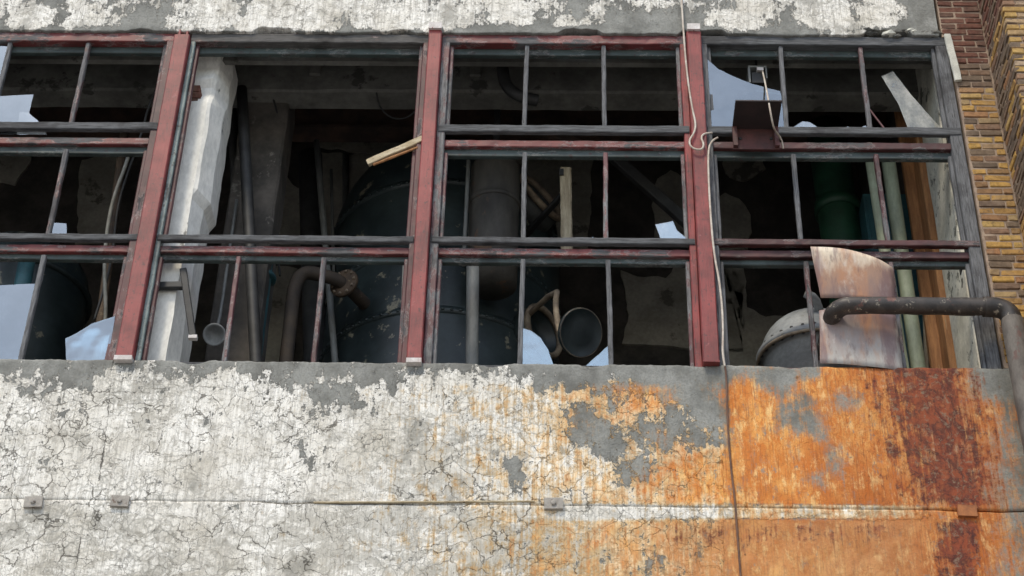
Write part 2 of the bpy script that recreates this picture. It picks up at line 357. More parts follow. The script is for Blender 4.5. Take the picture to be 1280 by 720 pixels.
def sheet_material():
    t = NT('stained_sheet_metal'); z = t.n.new('ShaderNodeSeparateXYZ'); t.l.new(t.pos, z.inputs[0])
    hz = t.math('ADD', z.outputs[2], t.math('MULTIPLY', t.math('SUBTRACT', t.noise(4, 7, .65, t.vmap((2.5, 1, .7))), .5), .5))
    c = t.ramp(t.math('DIVIDE', hz, 1.45), [(.05, (.40, .385, .36)), (.22, (.28, .235, .225)), (.38, (.20, .135, .125)), (.50, (.26, .17, .14)), (.60, (.36, .22, .15)), (.70, (.68, .58, .45)), (.88, (.82, .78, .70))])
    c = t.mix(t.step(t.noise(3.2, 6, .62, t.vmap((1.6, 1, .5), loc=(2, 2, 7))), .46, .66, 0, .8), c, (.42, .205, .11))
    c = t.mix(t.step(t.noise(5, 7, .66, t.vmap((1.4, 1, .7), loc=(4, 2, 1))), .52, .70, 0, .5), c, (.66, .62, .56))
    c = t.mix(t.step(t.noise(22, 6, .7, t.vmap((1, 1, .3))), .50, .70, 0, .6), c, (.16, .105, .10))
    c = t.mix(t.step(t.noise(2.6, 5, .6, t.vmap((2.2, 1, .35), loc=(6, 0, 3))), .50, .62, 0, .7), c, (.17, .105, .11))
    t.set(c, .8, 0.0); t.bump(t.noise(7, 6, .6), .3, .012); return t.m
M['sheet'] = sheet_material()

def glass_material(name, dust_sheen, dust_sheen_col=(.62, .64, .66), tint=(.80, .86, .85), rough=.015, refl=4.6):
    """old dusty window glass; pale film and blue gloss paint in sky reflection"""
    t = NT(name); t.n.remove(t.b)
    fr = t.n.new('ShaderNodeFresnel'); fr.inputs[0].default_value = 1.62
    tr = t.n.new('ShaderNodeBsdfTransparent'); tr.inputs[0].default_value = (*tint, 1)
    gl = t.n.new('ShaderNodeBsdfGlossy'); gl.inputs['Roughness'].default_value = rough; gl.inputs['Color'].default_value = (.84, .94, 1.0, 1)
    df = t.n.new('ShaderNodeBsdfDiffuse'); df.inputs[0].default_value = (*dust_sheen_col, 1)
    m1 = t.n.new('ShaderNodeMixShader'); m2 = t.n.new('ShaderNodeMixShader')
    bp_ = t.n.new('ShaderNodeBump'); bp_.inputs['Strength'].default_value = .10; bp_.inputs['Distance'].default_value = .02
    t.l.new(t.noise(2.6, 2, .5), bp_.inputs['Height']); t.l.new(bp_.outputs[0], gl.inputs['Normal'])
    dn = t.math('MULTIPLY', t.math('MULTIPLY', t.step(t.noise(6, 7, .7, t.vmap((1, 1, .5))), .32, .72, .6, 1.5), t.step(t.noise(40, 4, .7), .3, .7, .85, 1.1)), dust_sheen)  # pale diffuse film adds the brightness of reflected sky
    t.l.new(dn, m1.inputs[0]); t.l.new(tr.outputs[0], m1.inputs[1]); t.l.new(df.outputs[0], m1.inputs[2])
    t.l.new(t.math('MULTIPLY', t.math('MULTIPLY', fr.outputs[0], refl), t.step(t.noise(3.5, 6, .7, t.vmap(loc=(4, 4, 4))), .35, .65, .94, 1.04)), m2.inputs[0]); t.l.new(m1.outputs[0], m2.inputs[1]); t.l.new(gl.outputs[0], m2.inputs[2])
    t.l.new(m2.outputs[0], t.out.inputs[0]); return t.m
M['glass'] = glass_material('dust_sheen_glass', .045, (.54, .58, .62))
M['glass2'] = glass_material('clear_broken_glass', .04)
M['glass_dull'] = glass_material('grimy_glass', .55, (.52, .50, .43), (.6, .62, .58), .2, 1.2)
M['glass_white'] = glass_material('whitened_glass', .30, (.66, .69, .72))

def brick_material(name, stops, pale=.66):
    t = NT(name); oi = t.n.new('ShaderNodeObjectInfo')
    c = t.ramp(oi.outputs['Random'], stops)
    n = t.noise(22, 8, .7); c = t.mix(t.step(n, .38, .66, 0, .62), c, t.mix(1.0, c, (.42, .40, .40), 'MULTIPLY'))
    c = t.mix(t.step(t.noise(9, 8, .72, t.vmap(loc=(6, 2, 9))), pale-.02, pale+.05, 0, .8), c, (.40, .33, .27))
    c = t.mix(t.step(t.noise(40, 6, .7), .56, .66, 0, .6), c, (.09, .07, .055))
    c = t.mix(t.step(t.noise(5, 6, .7, t.vmap(loc=(1, 7, 3))), .52, .68, 0, .5), c, (.25, .185, .13))
    t.set(c, .92, spec=.3); t.bump(n, .7, .008); return t.m
YB = [(0, (.34, .19, .070)), (.2, (.44, .26, .085)), (.4, (.50, .30, .085)), (.55, (.25, .15, .075)), (.72, (.36, .18, .085)), (.86, (.34, .24, .13)), (1, (.55, .35, .10))]
RB = [(0, (.125, .055, .040)), (.5, (.175, .075, .052)), (1, (.14, .082, .06))]
GB = [(0, (.19, .135, .09)), (.5, (.15, .11, .08)), (1, (.25, .15, .095))]
OB = [(0, (.36, .22, .085)), (.3, (.50, .32, .10)), (.5, (.28, .165, .10)), (.75, (.38, .28, .19)), (1, (.46, .29, .11))]
M['brick_y'] = brick_material('yellow_brown_brick', YB); M['brick_r'] = brick_material('dark_red_brick', RB, .63)
M['brick_g'] = brick_material('grey_brown_brick', GB); M['brick_o'] = brick_material('ochre_brick', OB)

# ------------------------------------------------------------------ street (the photographer's side)
GZ = -9.35
def sheet(name, x0, x1, y0, y1, z, mat):
    MB().add([(x0, y0, z), (x1, y0, z), (x1, y1, z), (x0, y1, z)], [(0, 1, 2, 3)]).build(name, mat, kind='structure')
sheet('bounce_ground', -300, 300, -300, 60, GZ, M['paving'])  # unseen ground, made pale to bounce light into the hall
MB().box((-60, -7.5, GZ+.004), (60, .3, GZ+.13)).build('pavement', M['paving'], kind='structure')

# ------------------------------------------------------------------ concrete wall: attributes in the wall's own plane
def sst(a, b, x):
    t = np.clip((x-a)/(b-a), 0, 1); return t*t*(3-2*t)
def ell(x, y, cx, cy, rx, ry): return np.clip(1.6-1.6*np.hypot((x-cx)/rx, (y-cy)/ry)*.8, 0, 1)
def lower_attrs(x, y):
    band = np.interp(x, [0, 60, 90, 150, 200, 300, 400, 480, 520, 640, 680, 740, 800, 900], [476, 482, 490, 468, 468, 478, 490, 484, 474, 470, 488, 496, 488, 508])
    p = .20 + .66*sst(band-34, band+30, y)
    p = np.where(x < 120, p-.10*sst(60, 0, np.abs(y-520)), p)
    for cx, cy, rx, ry, k in ((775, 545, 60, 35, .45), (845, 535, 40, 40, .3), (888, 515, 34, 50, .5), (720, 530, 36, 26, .4), (790, 590, 40, 20, .45), (850, 475, 60, 22, .35), (420, 505, 60, 20, .3), (640, 590, 30, 30, .3), (390, 560, 30, 40, .2)):
        p = p - k*ell(x, y, cx, cy, rx, ry)
    p = np.where(y > 636, np.interp(x, [0, 300, 600, 700, 900], [.98, .92, .88, .84, .70]), p)
    p = np.where(x > 905, .02, p)
    wb = sst(628, 633, y)*(1-sst(644, 654, y))*sst(670, 720, x)*(1-sst(1120, 1190, x)); p = np.maximum(p, wb*.95)
    r = np.interp(x, [0, 400, 560, 700, 770, 895, 918, 1000, 1130, 1225, 1255, 1300], [-.40, -.12, .12, .28, .44, .60, .86, .90, .92, .88, .50, .30])
    top = (1-sst(466, 486, y))*(1-sst(1015, 1035, x)) + (1-sst(470, 520, y))*sst(1200, 1225, x); r = r - .62*top
    for cx, cy, rx, ry, k in ((1000, 512, 34, 26, .42), (1018, 535, 26, 20, .34), (978, 530, 20, 20, .3), (1045, 572, 18, 24, .36), (1022, 602, 18, 14, .34), (1060, 500, 20, 16, .3), (770, 560, 70, 45, .28), (850, 505, 50, 40, .30), (888, 525, 36, 45, .35), (975, 480, 30, 16, .5)):
        r = r - k*ell(x, y, cx, cy, rx, ry)
    for cx, cy, rx, ry, k in ((720, 560, 50, 60, .10), (860, 600, 60, 40, .14), (820, 500, 30, 20, .35), (780, 500, 25, 25, .15)):
        r = r + k*ell(x, y, cx, cy, rx, ry)
    r = np.where(y > 650, r + np.interp(x, [0, 500, 800, 900], [0, .03, .10, .12]), r) - .50*wb
    ji = sst(640, 620, y)*0
    lx = 1108 + (y-460)*.25; rx_ = 1218 + (y-460)*.24
    d = .83*sst(lx-110, lx+60, x)*(1-sst(rx_-60, rx_+60, x))*(1-sst(622, 650, y))
    d = np.maximum(d, .72*sst(1150, 1180, x)*(1-sst(1215, 1240, x))*sst(640, 655, y))
    d = np.maximum(d, .42*sst(800, 860, x)*(1-sst(1100, 1180, x))*sst(646, 660, y)*(1-sst(670, 705, y)))
    dirt = .42 + .24*sst(630, 650, y)*(1-sst(690, 760, x)*.3) + .26*ell(x, y, 190, 505, 60, 40) + .34*ell(x, y, 540, 590, 90, 80) + .2*ell(x, y, 420, 660, 90, 50) + .35*ell(x, y, 680, 690, 90, 40) + .35*ell(x, y, 845, 595, 50, 25)
    crack = np.interp(x, [0, 700, 900, 930, 1280], [1, 1, .8, .25, .3])*np.clip(sst(470, 500, y)+.25, 0, 1)
    line = x - np.interp(y, [455, 480, 520, 560, 600, 630, 660, 690, 720], [141, 138, 135, 130, 124, 110, 103, 98, 92])
    line = np.where((y > 604) & (y < 640), 40, line)
    brown = np.clip(sst(980, 1080, x)*.75 + sst(640, 655, y)*sst(760, 900, x)*.75 - .5*ell(x, y, 960, 700, 90, 40), 0, 1)
    tan = .36*sst(642, 656, y)*sst(700, 800, x)*(1-sst(1120, 1190, x))
    return p, r, d, dirt, crack, line, brown, tan
def upper_attrs(x, y):
    p = np.interp(x, [-100, 0, 130, 180, 330, 470, 500, 660, 700, 790, 870, 900, 1100, 1140, 1180], [.55, .62, .55, .40, .80, .72, .70, .66, .48, .52, .36, .60, .82, .22, .05])
    p = p - .55*sst(28, 42, y)*np.interp(x, [0, 300, 420, 700, 900, 1280], [.8, .4, .6, 1, .8, .5])
    z = x*0
    return p, z-.4, z, z+.46, z+.45, z+60, z, z
def wall_grid(name, x0, x1, zs, face, top_edge, bot_edge, attrs, mat, parent, step=.022, roll_top=.30, roll_bot=.30, amp=.006, kind=None):
    """worn concrete face; first/last rows follow a ragged edge and turn back into the wall"""
    xs = np.arange(x0, x1+1e-6, step); rows = []
    for j, z in enumerate(zs):
        row = []
        for x in xs:
            zz = z; yy = face
            if j == 0: zz = bot_edge(x)
            elif j == len(zs)-1: zz = top_edge(x)
            else:
                zz = min(max(z, bot_edge(x)+.004*j), top_edge(x)-.004*(len(zs)-1-j))
            q = Vector((x*2.3, 3.1, zz*2.3))
            yy += fbm(q, 4)*amp*1.6 + mnoise.noise(Vector((x*14, 9, zz*14)))*amp*.45
            if (j == 0 and z > -2) or (j == len(zs)-1 and z > 0): yy += .006
            row.append((x, yy, zz))
        rows.append(row)
    bt = [(x, roll_bot, z+.004) for x, y, z in rows[0]]; tp = [(x, roll_top, z-.002) for x, y, z in rows[-1]]
    rows = [bt]+rows+[tp]
    R = np.array(rows, float); nr, nc = R.shape[:2]
    V = R.reshape(-1, 3); idx = np.arange(nr*nc).reshape(nr, nc)
    F = np.stack([idx[:-1, :-1], idx[:-1, 1:], idx[1:, 1:], idx[1:, :-1]], -1).reshape(-1, 4)
    o = np.array([(x0+x1)/2, face, zs[0]])
    me = bpy.data.meshes.new(name); me.from_pydata((V-o).tolist(), [], F.tolist())
    sm = np.ones((nr-1, nc-1), bool); sm[0] = False; sm[-1] = False
    me.polygons.foreach_set('use_smooth', sm.ravel().tolist())
    P = V.copy(); P[:, 1] = face; px, py = proj_np(P)
    for nm, a in zip(('paint', 'rust', 'dark', 'dirt', 'crack', 'line', 'brown', 'tan'), attrs(px, py)):
        at_ = me.attributes.new(nm, 'FLOAT', 'POINT'); at_.data.foreach_set('value', np.asarray(a, np.float32)+np.zeros(len(V), np.float32))
    me.materials.append(mat); ob = bpy.data.objects.new(name, me); COL.objects.link(ob); place(ob, Vector(o), parent); tag(ob, kind=kind); return ob

XL, XR = -5.2, 6.63
JOINT = -1.170
low = empty('concrete_parapet', (0, 0, GZ), 'cracked white concrete wall under the windows with orange rust stains', 'wall')
zf = lambda a, b, s: list(np.arange(a, b, s)) + [b]
wall_grid('parapet_panel', XL, XR, zf(JOINT, .035, .022), 0.0,
          lambda x: .036+.020*fbm((x*5, 1, 1), 4)+.006*mnoise.noise(Vector((x*30, 0, 0)))-max(0, mnoise.noise(Vector((x*2.7, 3, 3)))-.3)*.07, lambda x: JOINT+.012*fbm((x*4, 5, 1), 4)-.006*abs(mnoise.noise(Vector((x*2, 8, 0)))),
          lower_attrs, M['wall'], low, roll_top=.32, roll_bot=.05)
wall_grid('lower_panel', XL, XR, [GZ, -8, -6.5, -5, -4, -3.2, -2.7]+zf(-2.4, JOINT-.012, .022), .001,
          lambda x: JOINT+.012*fbm((x*4, 5, 1), 4)-.006*abs(mnoise.noise(Vector((x*2, 8, 0))))-np.interp(x, [-1, .9, 1.4, 2.2, 2.6, 5.8, 6.1], [.0004, .0006, .012, .010, .003, .004, .014]), lambda x: GZ, lower_attrs, M['wall'], low, roll_top=.32, roll_bot=.3)
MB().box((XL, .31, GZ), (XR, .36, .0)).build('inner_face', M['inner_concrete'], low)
# slot in the joint with a sliver of timber, as the photo shows it left of the middle
MB().board(at(392, 628.5, -.002), at(668, 627, -.002), .012, .02, seg=30, jit=.002).build('timber_strip', M['cream_wood'], low)
def anchor(px, py, w, mat, bolt=True, rot=0):
    c = at(px, py, -.012); h = w*.66; mb = MB(); r = math.radians(rot); pts = []
    for a, b in ((-1, -1), (1, -1), (1, 1), (-1, 1)):
        pts.append(Vector((c.x+(a*w*math.cos(r)-b*h*math.sin(r))/1, -.026, c.z+(a*w*math.sin(r)+b*h*math.cos(r)))))
    mb.slab(pts, .034); p = mb.build('anchor_plate', mat, low)
    if bolt: MB().lathe((c.x, -.024, c.z), [(.020, 0), (.020, .014), (.012, .018)], 6, axis=(0, -1, 0), smooth=False).build('bolt', mat, p)
anchor(42, 628, .064, M['plate'], rot=2); anchor(150, 627, .064, M['plate'], rot=-2); anchor(692, 630, .066, M['plate'], rot=1); anchor(1209, 639, .066, M['rust_plate'], False, rot=-2)

lint = empty('concrete_lintel', (0, 0, 3.4), 'grey concrete lintel with flaking white paint above the windows', 'lintel')
def lint_edge(x):
    e = 3.470 + .030*fbm((x*2.6, 4, 2), 4) + .012*mnoise.noise(Vector((x*17, 2, 2)))
    n = mnoise.noise(Vector((x*1.9, 7, 7)))
    if n > .15: e += min(.055, (n-.15)*.35)
    return e
wall_grid('lintel_face', XL, 6.50, zf(3.44, 4.4, .022)+[5, 6, 7.0], 0.0, lambda x: 7.0, lint_edge, upper_attrs, M['wall_top'], lint, roll_top=.3, roll_bot=.30, amp=.009)
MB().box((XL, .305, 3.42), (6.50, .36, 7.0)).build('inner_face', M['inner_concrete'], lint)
# rubble hanging from the lintel's right end
for k in range(16):
    px = 1085+k*5.6+random.uniform(-3, 3); c = at(px, random.uniform(37, 47), .02); r = random.uniform(.018, .042); mb = MB()
    bm = bmesh.new(); bmesh.ops.create_icosphere(bm, subdivisions=1, radius=1)
    vs = [c + Vector((v.co.x*r*1.7, v.co.y*r, v.co.z*r*.7)) + N3(v.co+c, 3)*r*.5 for v in bm.verts]
    mb.add(vs, [tuple(v.index for v in f.verts) for f in bm.faces]); bm.free()
    mb.build('loose_render', M['stucco_scrap'] if k in (5, 9, 10) else M['inner_concrete'], lint)

# ------------------------------------------------------------------ brick wall on the right
bw = empty('brick_wall', (7.2, -.2, GZ), 'yellow brown brick wall with a stepped corner at the right', 'wall')
CX, DP = 6.86, .60                       # inner corner, projection towards the street
mb = MB()
mb.box((6.655, .014, GZ), (CX+.03, .36, .045)); mb.box((6.56, .014, .046), (CX+.03, .36, 3.462)); mb.box((6.508, .014, 3.463), (CX+.03, .36, 7.0))
mb.box((CX+.014, -DP+.014, GZ), (9.4, .355, 7.001))
mb.build('mortar', M['mortar'], bw)
def brick_mesh(L, D, H, seed, mat):
    rnd = random.Random(seed); bm = bmesh.new(); bmesh.ops.create_cube(bm, size=1)
    for v in bm.verts: v.co = Vector((v.co.x*L, v.co.y*D, v.co.z*H))
    bmesh.ops.bevel(bm, geom=list(bm.edges), offset=.006, segments=1, affect='EDGES', profile=.5)
    for v in bm.verts: v.co += Vector((rnd.uniform(-1, 1)*.004, rnd.uniform(-1, 1)*.004, rnd.uniform(-1, 1)*.003))
    me = bpy.data.meshes.new('brick'); bm.to_mesh(me); bm.free(); me.materials.append(mat); return me
BM_ = {}
def brick_variant(L, key, rnd):
    k = (round(L, 3), key, rnd.randrange(5))
    if k not in BM_: BM_[k] = brick_mesh(L, .09, .054, sum(ord(ch)*(i+7) for i, ch in enumerate(str(k))), M[key])
    return BM_[k]
CRS = .068; nb = 0
rnd = random.Random(3); rest = MB()
def tone(z, face):
    if face == 'fwd': return 'brick_o'
    if face == 'ret': return 'brick_r' if z > 3.25 and rnd.random() < .6 else ('brick_g' if rnd.random() < .75 else 'brick_y')
    if z > 3.13 + rnd.uniform(-.03, .03): return 'brick_r'
    if z > 2.85: return 'brick_g' if rnd.random() < .7 else 'brick_y'
    return 'brick_g' if rnd.random() < .14 else 'brick_y'
def lay(c, L, face, z, single):
    dy = rnd.uniform(-.004, .008); ax = rnd.uniform(-.012, .012)
    if single:
        ob = bpy.data.objects.new('brick', brick_variant(L, tone(z, face), rnd)); COL.objects.link(ob)
        ob.parent = bw; off = Vector((dy, 0, 0)) if face == 'ret' else Vector((0, dy, 0))
        ob.location = Vector(c)+off - WL[bw.name]; ob.rotation_euler = (rnd.uniform(-.02, .02), rnd.uniform(-.02, .02), (math.pi/2 if face == 'ret' else 0)+rnd.uniform(-.03, .03))
    else:
        h = .027; a, b = (.045, L/2) if face == 'ret' else (L/2, .045)
        x, y, z_ = c; rest.box((x-a, y-b, z_-h), (x+a, y+b, z_+h), .003)
ci = 0; z = GZ+.05
while z < 6.95:
    zc = z+CRS/2; ci += 1
    x0 = 6.665 if zc < .09 else (6.575 if zc < 3.47 else 6.515)
    W = CX - x0                                             # face beside the window
    cut = [.205, W-.205-.012] if ci % 2 else [max(.07, (W-.012)*.36), (W-.012)*.64]
    if rnd.random() < .2: cut = cut[::-1]
    x = x0
    for L in cut:
        if L > .05: lay((x+L/2, .047, zc+rnd.uniform(-.003, .003)), round(L, 2), 'front', zc, .35 < zc < 4.0)
        x += L+.012
    y = -.004 - (.10 if ci % 2 else 0)                       # the return, running towards the street
    if ci % 2: lay((CX+.047, -.052, zc), .095, 'ret', zc, 1.35 < zc < 3.95)
    y -= .006
    while y > -DP+.05:
        L = min(.205, y+DP-.004)
        if L > .06: lay((CX+.047, y-L/2, zc+rnd.uniform(-.003, .003)), round(L, 2), 'ret', zc, 1.35 < zc < 3.95)
        y -= L+.012
    x = CX+.004+(.108 if ci % 2 else 0)                      # front of the projecting pier
    if ci % 2: lay((CX+.056, -DP+.045, zc), .095, 'fwd', zc, 1.9 < zc < 3.5)
    k = 0
    while x < 9.2:
        lay((x+.1025, -DP+.045, zc+rnd.uniform(-.003, .003)), .205, 'fwd', zc, 1.9 < zc < 3.5 and k < 1); x += .217; k += 1
    z += CRS
rest.build('brickwork', M['brick_y'], bw, kind='stuff')
MB().board((6.548, -.012, 3.46), (6.575, -.012, 2.93), .06, .03, seg=6, jit=.006).build('render_strip', M['stucco_scrap'], bw)

# ------------------------------------------------------------------ red posts
POST = [(.038, .132, 'tall red post between the leftmost window and the wide empty opening'),
        (2.200, .112, 'bright red post between the wide empty opening and the three by three window'),
        (4.400, .122, 'red post with a cream cable looped round it')]
for i, (x, w, lab) in enumerate(POST):
    e = empty('window_post', (x, 0, .04), lab, 'post', 'red posts between the windows')
    MB().board((x, .05, .045), (x, .05, 3.40 if i == 0 else 3.465), w, .17, seg=26, jit=.0025, ch=.008).build('shaft', M['post'], e)
    if i == 0:
        for s in (-.035, .03):
            MB().board((x+s, .03, 3.41), (x+s, .03, 3.49), .022, .06, jit=.002).build('tenon', M['post'], e)
    MB().box((x-w*.50, -.055, .005 if i != 2 else .03), (x+w*.50, .02, .043), .004).build('foot_block', M['white_block'] if i < 2 else M['post'], e)
    if i: MB().box((x-.055, -.06, 3.468), (x+.055, .03, 3.535), .004).build('head_block', M['white_block'], e)

# ------------------------------------------------------------------ windows
def shard(px_pts, Y, mat, parent, tilt=0.0, swing=0.0, name='glass_shard', t=.004):
    pts = []
    P = [at(x, y, Y) for x, y in px_pts]
    z0 = min(p.z for p in P); x0 = sum(p.x for p in P)/len(P)
    # crisp but slightly chipped edges
    Q = []
    for a, b in zip(P, P[1:]+P[:1]):
        Q.append(a)
        n = int((b-a).length/.06)
        for k in range(1, n+1):
            q = a.lerp(b, k/(n+1)); Q.append(q + Vector((mnoise.noise(q*25), 0, mnoise.noise(q*25+Vector((9, 9, 9)))))*.004)
    for p in Q: pts.append(Vector((p.x, Y - (p.z-z0)*math.tan(tilt) + (p.x-x0)*math.tan(swing), p.z)))
    return MB().slab(pts, t).build(name, mat, parent)
ZH0, ZH1 = 3.375, 3.475
R1 = (2.436, 3.375); R2 = (1.256, 2.165); R3 = (.06, 1.062)
def window(xl, xr, label, mats, bars, merged=False, jl=.07, jr=.07, bw_=.037):
    """bars: per row list of pixel positions; mats: dict"""
    e = empty('window', ((xl+xr)/2, .08, .0), label, 'window')
    MB().board((xl+jl/2, .085, .03), (xl+jl/2, .085, ZH1), jl, .11, seg=30, jit=.003).build('jamb', mats['jl'], e)
    MB().board((xr-jr/2, .085, .03), (xr-jr/2, .085, ZH1), jr, .11, seg=30, jit=.003).build('jamb', mats['jr'], e)
    MB().board((xl+.002, .078, (ZH0+ZH1)/2), (xr-.002, .078, (ZH0+ZH1)/2), ZH1-ZH0, .10, seg=30, jit=.006).build('head', mats['head'], e)
    rows = [R1, R2, R3]
    tr = [(2.232, 2.304), (1.108, 1.176)]
    for k, (a, b) in enumerate(tr):
        if merged and k == 0: continue
        MB().board((xl+.003, .105, (a+b)/2), (xr-.003, .105, (a+b)/2), b-a, .085, seg=30, jit=.005).build('transom', mats['tr'][k], e)
    out = []
    for k, (a, b) in enumerate(rows):
        if merged and k == 1: out.append(None); continue
        if merged and k == 0: a = R2[0]
        s = MB()
        il, ir = xl+jl, xr-jr
        s.board((il+.016, .09, a+.004), (il+.016, .09, b-.002), .032, .05, jit=.0025); s.board((ir-.016, .09, a+.004), (ir-.016, .09, b-.002), .032, .05, jit=.0025)
        so = s.build('sash', mats['sash'], e)
        if k < 2:
            hgt = .076 if k == 0 and not merged else .058
            MB().board((xl+.012, .044, a-hgt/2), (xr-.012, .044, a-hgt/2), hgt, .050, seg=30, jit=.005).build('bottom_rail', mats['bot'][k], so)
        else:
            MB().board((il, .09, a-.02), (ir, .09, a-.02), .06, .05, seg=14, jit=.003).build('bottom_rail', mats['bot'][1], so)
        if k > 0 or True:
            zt = b+.036 if k else b-.03
            MB().board((il, .128, zt), (ir, .128, zt), .072, .05, seg=16, jit=.003).build('top_rail', mats['lip'], so)
        for (bx, by) in bars[k]:
            p = at(bx, by, .07); ln = rnd.uniform(-.006, .006)
            MB().board((p.x-ln, .072, a), (p.x+ln, .072, b-.004), bw_, .05, seg=14, jit=.005).build('glazing_bar', rnd.choice(mats['bar']), so)
        out.append(so)
    return out
G = dict
w1 = window(-2.13, -.030, 'leftmost three row window with maroon frame and shards along its sills',
            G(jl=M['maroon_v'], jr=M['maroon_v'], head=M['red_h'], tr=[M['red_h'], M['red_h']], bot=[M['grey_h'], M['grey_h']], lip=M['lip'], sash=M['maroon_v'], bar=[M['mauve_v'], M['grey_v'], M['bar_v']]),
            [[(99, 110), (5, 90)], [(72, 240), (-42, 240)], [(41, 385), (-75, 385)]], jr=.07)
w2 = window(.105, 2.143, 'wide window whose upper sash is empty, with three small openings below',
            G(jl=M['lip_v'], jr=M['maroon_v'], head=M['dark_h'], tr=[M['red_h'], M['red_h']], bot=[M['grey_h'], M['grey_h']], lip=M['lip'], sash=M['maroon_v'], bar=[M['bar_v'], M['mauve_v']]),
            [[], [], [(290, 385), (399, 385)]], merged=True, jl=.04, jr=.045)
w3 = window(2.258, 4.338, 'middle window with nine square openings and flaking pale uprights',
            G(jl=M['mauve_v'], jr=M['red_v'], head=M['red_h'], tr=[M['red_h'], M['red_h']], bot=[M['grey_h'], M['grey_h']], lip=M['lip'], sash=M['mauve_v'], bar=[M['grey_v'], M['mauve_v'], M['grey_v']]),
            [[(657, 110), (755, 110)], [(655, 245), (757, 245)], [(652, 385), (762, 385)]], jl=.068, jr=.055)
w4 = window(4.462, 6.545, 'rightmost window with weathered grey frame beside the brick wall',
            G(jl=M['grey_v'], jr=M['grey_v'], head=M['grey_h'], tr=[M['maroon_h'], M['maroon_h']], bot=[M['grey_h'], M['maroon_h']], lip=M['lip'], sash=M['grey_v'], bar=[M['grey_v'], M['bar_v']]),
            [[(979, 110), (1081, 110)], [(996, 245), (1102, 245)], [(1013, 385), (1120, 385)]], jl=.05, jr=.10)
# glass that is still in the sashes
Yg = .074
shard([(-70, 56), (11, 60), (0, 122), (-75, 126)], Yg, M['glass'], w1[0], .03)
shard([(-60, 124), (42, 119), (37, 140), (31, 168), (-60, 168)], Yg, M['glass'], w1[0], .02)
shard([(25, 141), (36, 142), (47, 151), (57, 163), (58, 168), (21, 168)], Yg-.009, M['glass_white'], w1[0], .05)
shard([(62, 304), (68, 279), (83, 280), (84, 304)], Yg, M['glass'], w1[1], .03)
shard([(-80, 352), (0, 358), (44, 356), (24, 458), (-90, 458)], Yg, M['glass'], w1[2], .02)
shard([(82, 424), (97, 417), (115, 406), (144, 397), (140, 458), (83, 458)], Yg, M['glass'], w1[2], .04)
shard([(819, 282), (841, 278), (846, 289), (858, 298), (865, 305), (828, 305)], Yg-.004, M['glass_white'], w3[1], .08)
shard([(654, 411), (664, 414), (676, 423), (685, 437), (693, 459), (653, 459)], Yg, M['glass'], w3[2], .02)
shard([(730, 459), (745, 446), (761, 432), (762, 459)], Yg, M['glass'], w3[2], .03)
shard([(737, 299), (741, 296), (744, 303), (737, 303)], Yg, M['glass'], w3[1])
shard([(882, 74), (898, 88), (915, 96), (940, 106), (975, 115), (982, 168), (884, 168)], Yg, M['glass'], w4[0], .02)
shard([(884, 141), (905, 135), (925, 123), (945, 115), (976, 119), (981, 168), (884, 168)], Yg-.010, M['glass2'], w4[0], .05)
shard([(884, 141), (905, 135), (925, 123), (945, 115), (976, 119), (976, 121), (945, 117.5), (925, 125.5), (905, 137.5), (884, 143.5)], Yg-.012, M['glass_white'], w4[0], .05)  # thin white strip paints the bright glint along the shard's broken edge
shard([(985, 168), (990, 160), (1003, 152), (1012, 153), (1036, 168)], Yg, M['glass_white'], w4[0], .02)
shard([(1044, 168), (1050, 163), (1060, 158), (1066, 168)], Yg, M['glass_white'], w4[0], .02)
shard([(1068, 168), (1074, 160), (1082, 157), (1088, 168)], Yg, M['glass_white'], w4[0], .02)
shard([(1103, 90), (1118, 82), (1140, 113), (1168, 146), (1188, 169), (1138, 169), (1124, 128)], Yg+.05, M['glass_dull'], w4[0], -.10, .10)
# loose splinters on the jambs
MB().board(at(1087, 137, .06), at(1108, 164, .04), .016, .012, jit=.002).build('splinter', M['maroon_v'], w4[0])

# ------------------------------------------------------------------ things on the outside
bp = empty('broken_plank', at(495, 190, .05), 'short splintered pale plank jutting left from the red post', 'plank')
a, b = at(530, 173, .02), at(459, 204, .16)
MB().board(a, b, .055, .035, seg=9, jit=.007, ch=.004).build('plank', M['cream_wood'], bp)
MB().board(at(522, 184, .03), at(466, 206, .15), .022, .02, seg=6, jit=.006).build('splinter', M['brown_wood'], bp)

def cable(name, pts, r, mat, label, cat='cable', group=None, sm=2):
    MB().tube([at(x, y, Y) for x, y, Y in pts], r, 8, smooth_pts=sm).build(name, mat, None, label=label, cat=cat, group=group)
cable('hanging_cable', [(849, -60, -.03), (852, 0, -.03), (855, 50, -.05), (859, 95, -.05), (865, 135, -.05), (870, 155, -.05), (868, 166, -.06), (862, 174, -.06), (862, 182, -.07), (869, 187, -.07), (878, 187, -.07), (880, 180, -.07), (876, 172, -.06), (880, 167, -.04), (890, 166, 0)], .0085, M['cable'], 'cream cable hanging from above and looping at the red post')
cable('hanging_cable', [(897, 172, .0), (890, 176, -.03), (885, 186, -.045), (886, 230, -.045), (889, 280, -.05), (893, 320, -.05), (899, 350, -.05), (903, 385, -.05), (904, 420, -.05), (903, 440, -.05), (906, 458, -.035)], .0085, M['cable'], 'thin cream cable running down the red post to the parapet')
cable('wall_wire', [(906, 456, -.035), (908, 470, -.02), (909, 520, -.018), (913, 580, -.018), (919, 628, -.02), (921, 660, -.015), (926, 722, -.015), (930, 790, -.015)], .0075, M['brown_cable'], 'thin brown wire running down the rust stained wall', 'wire')

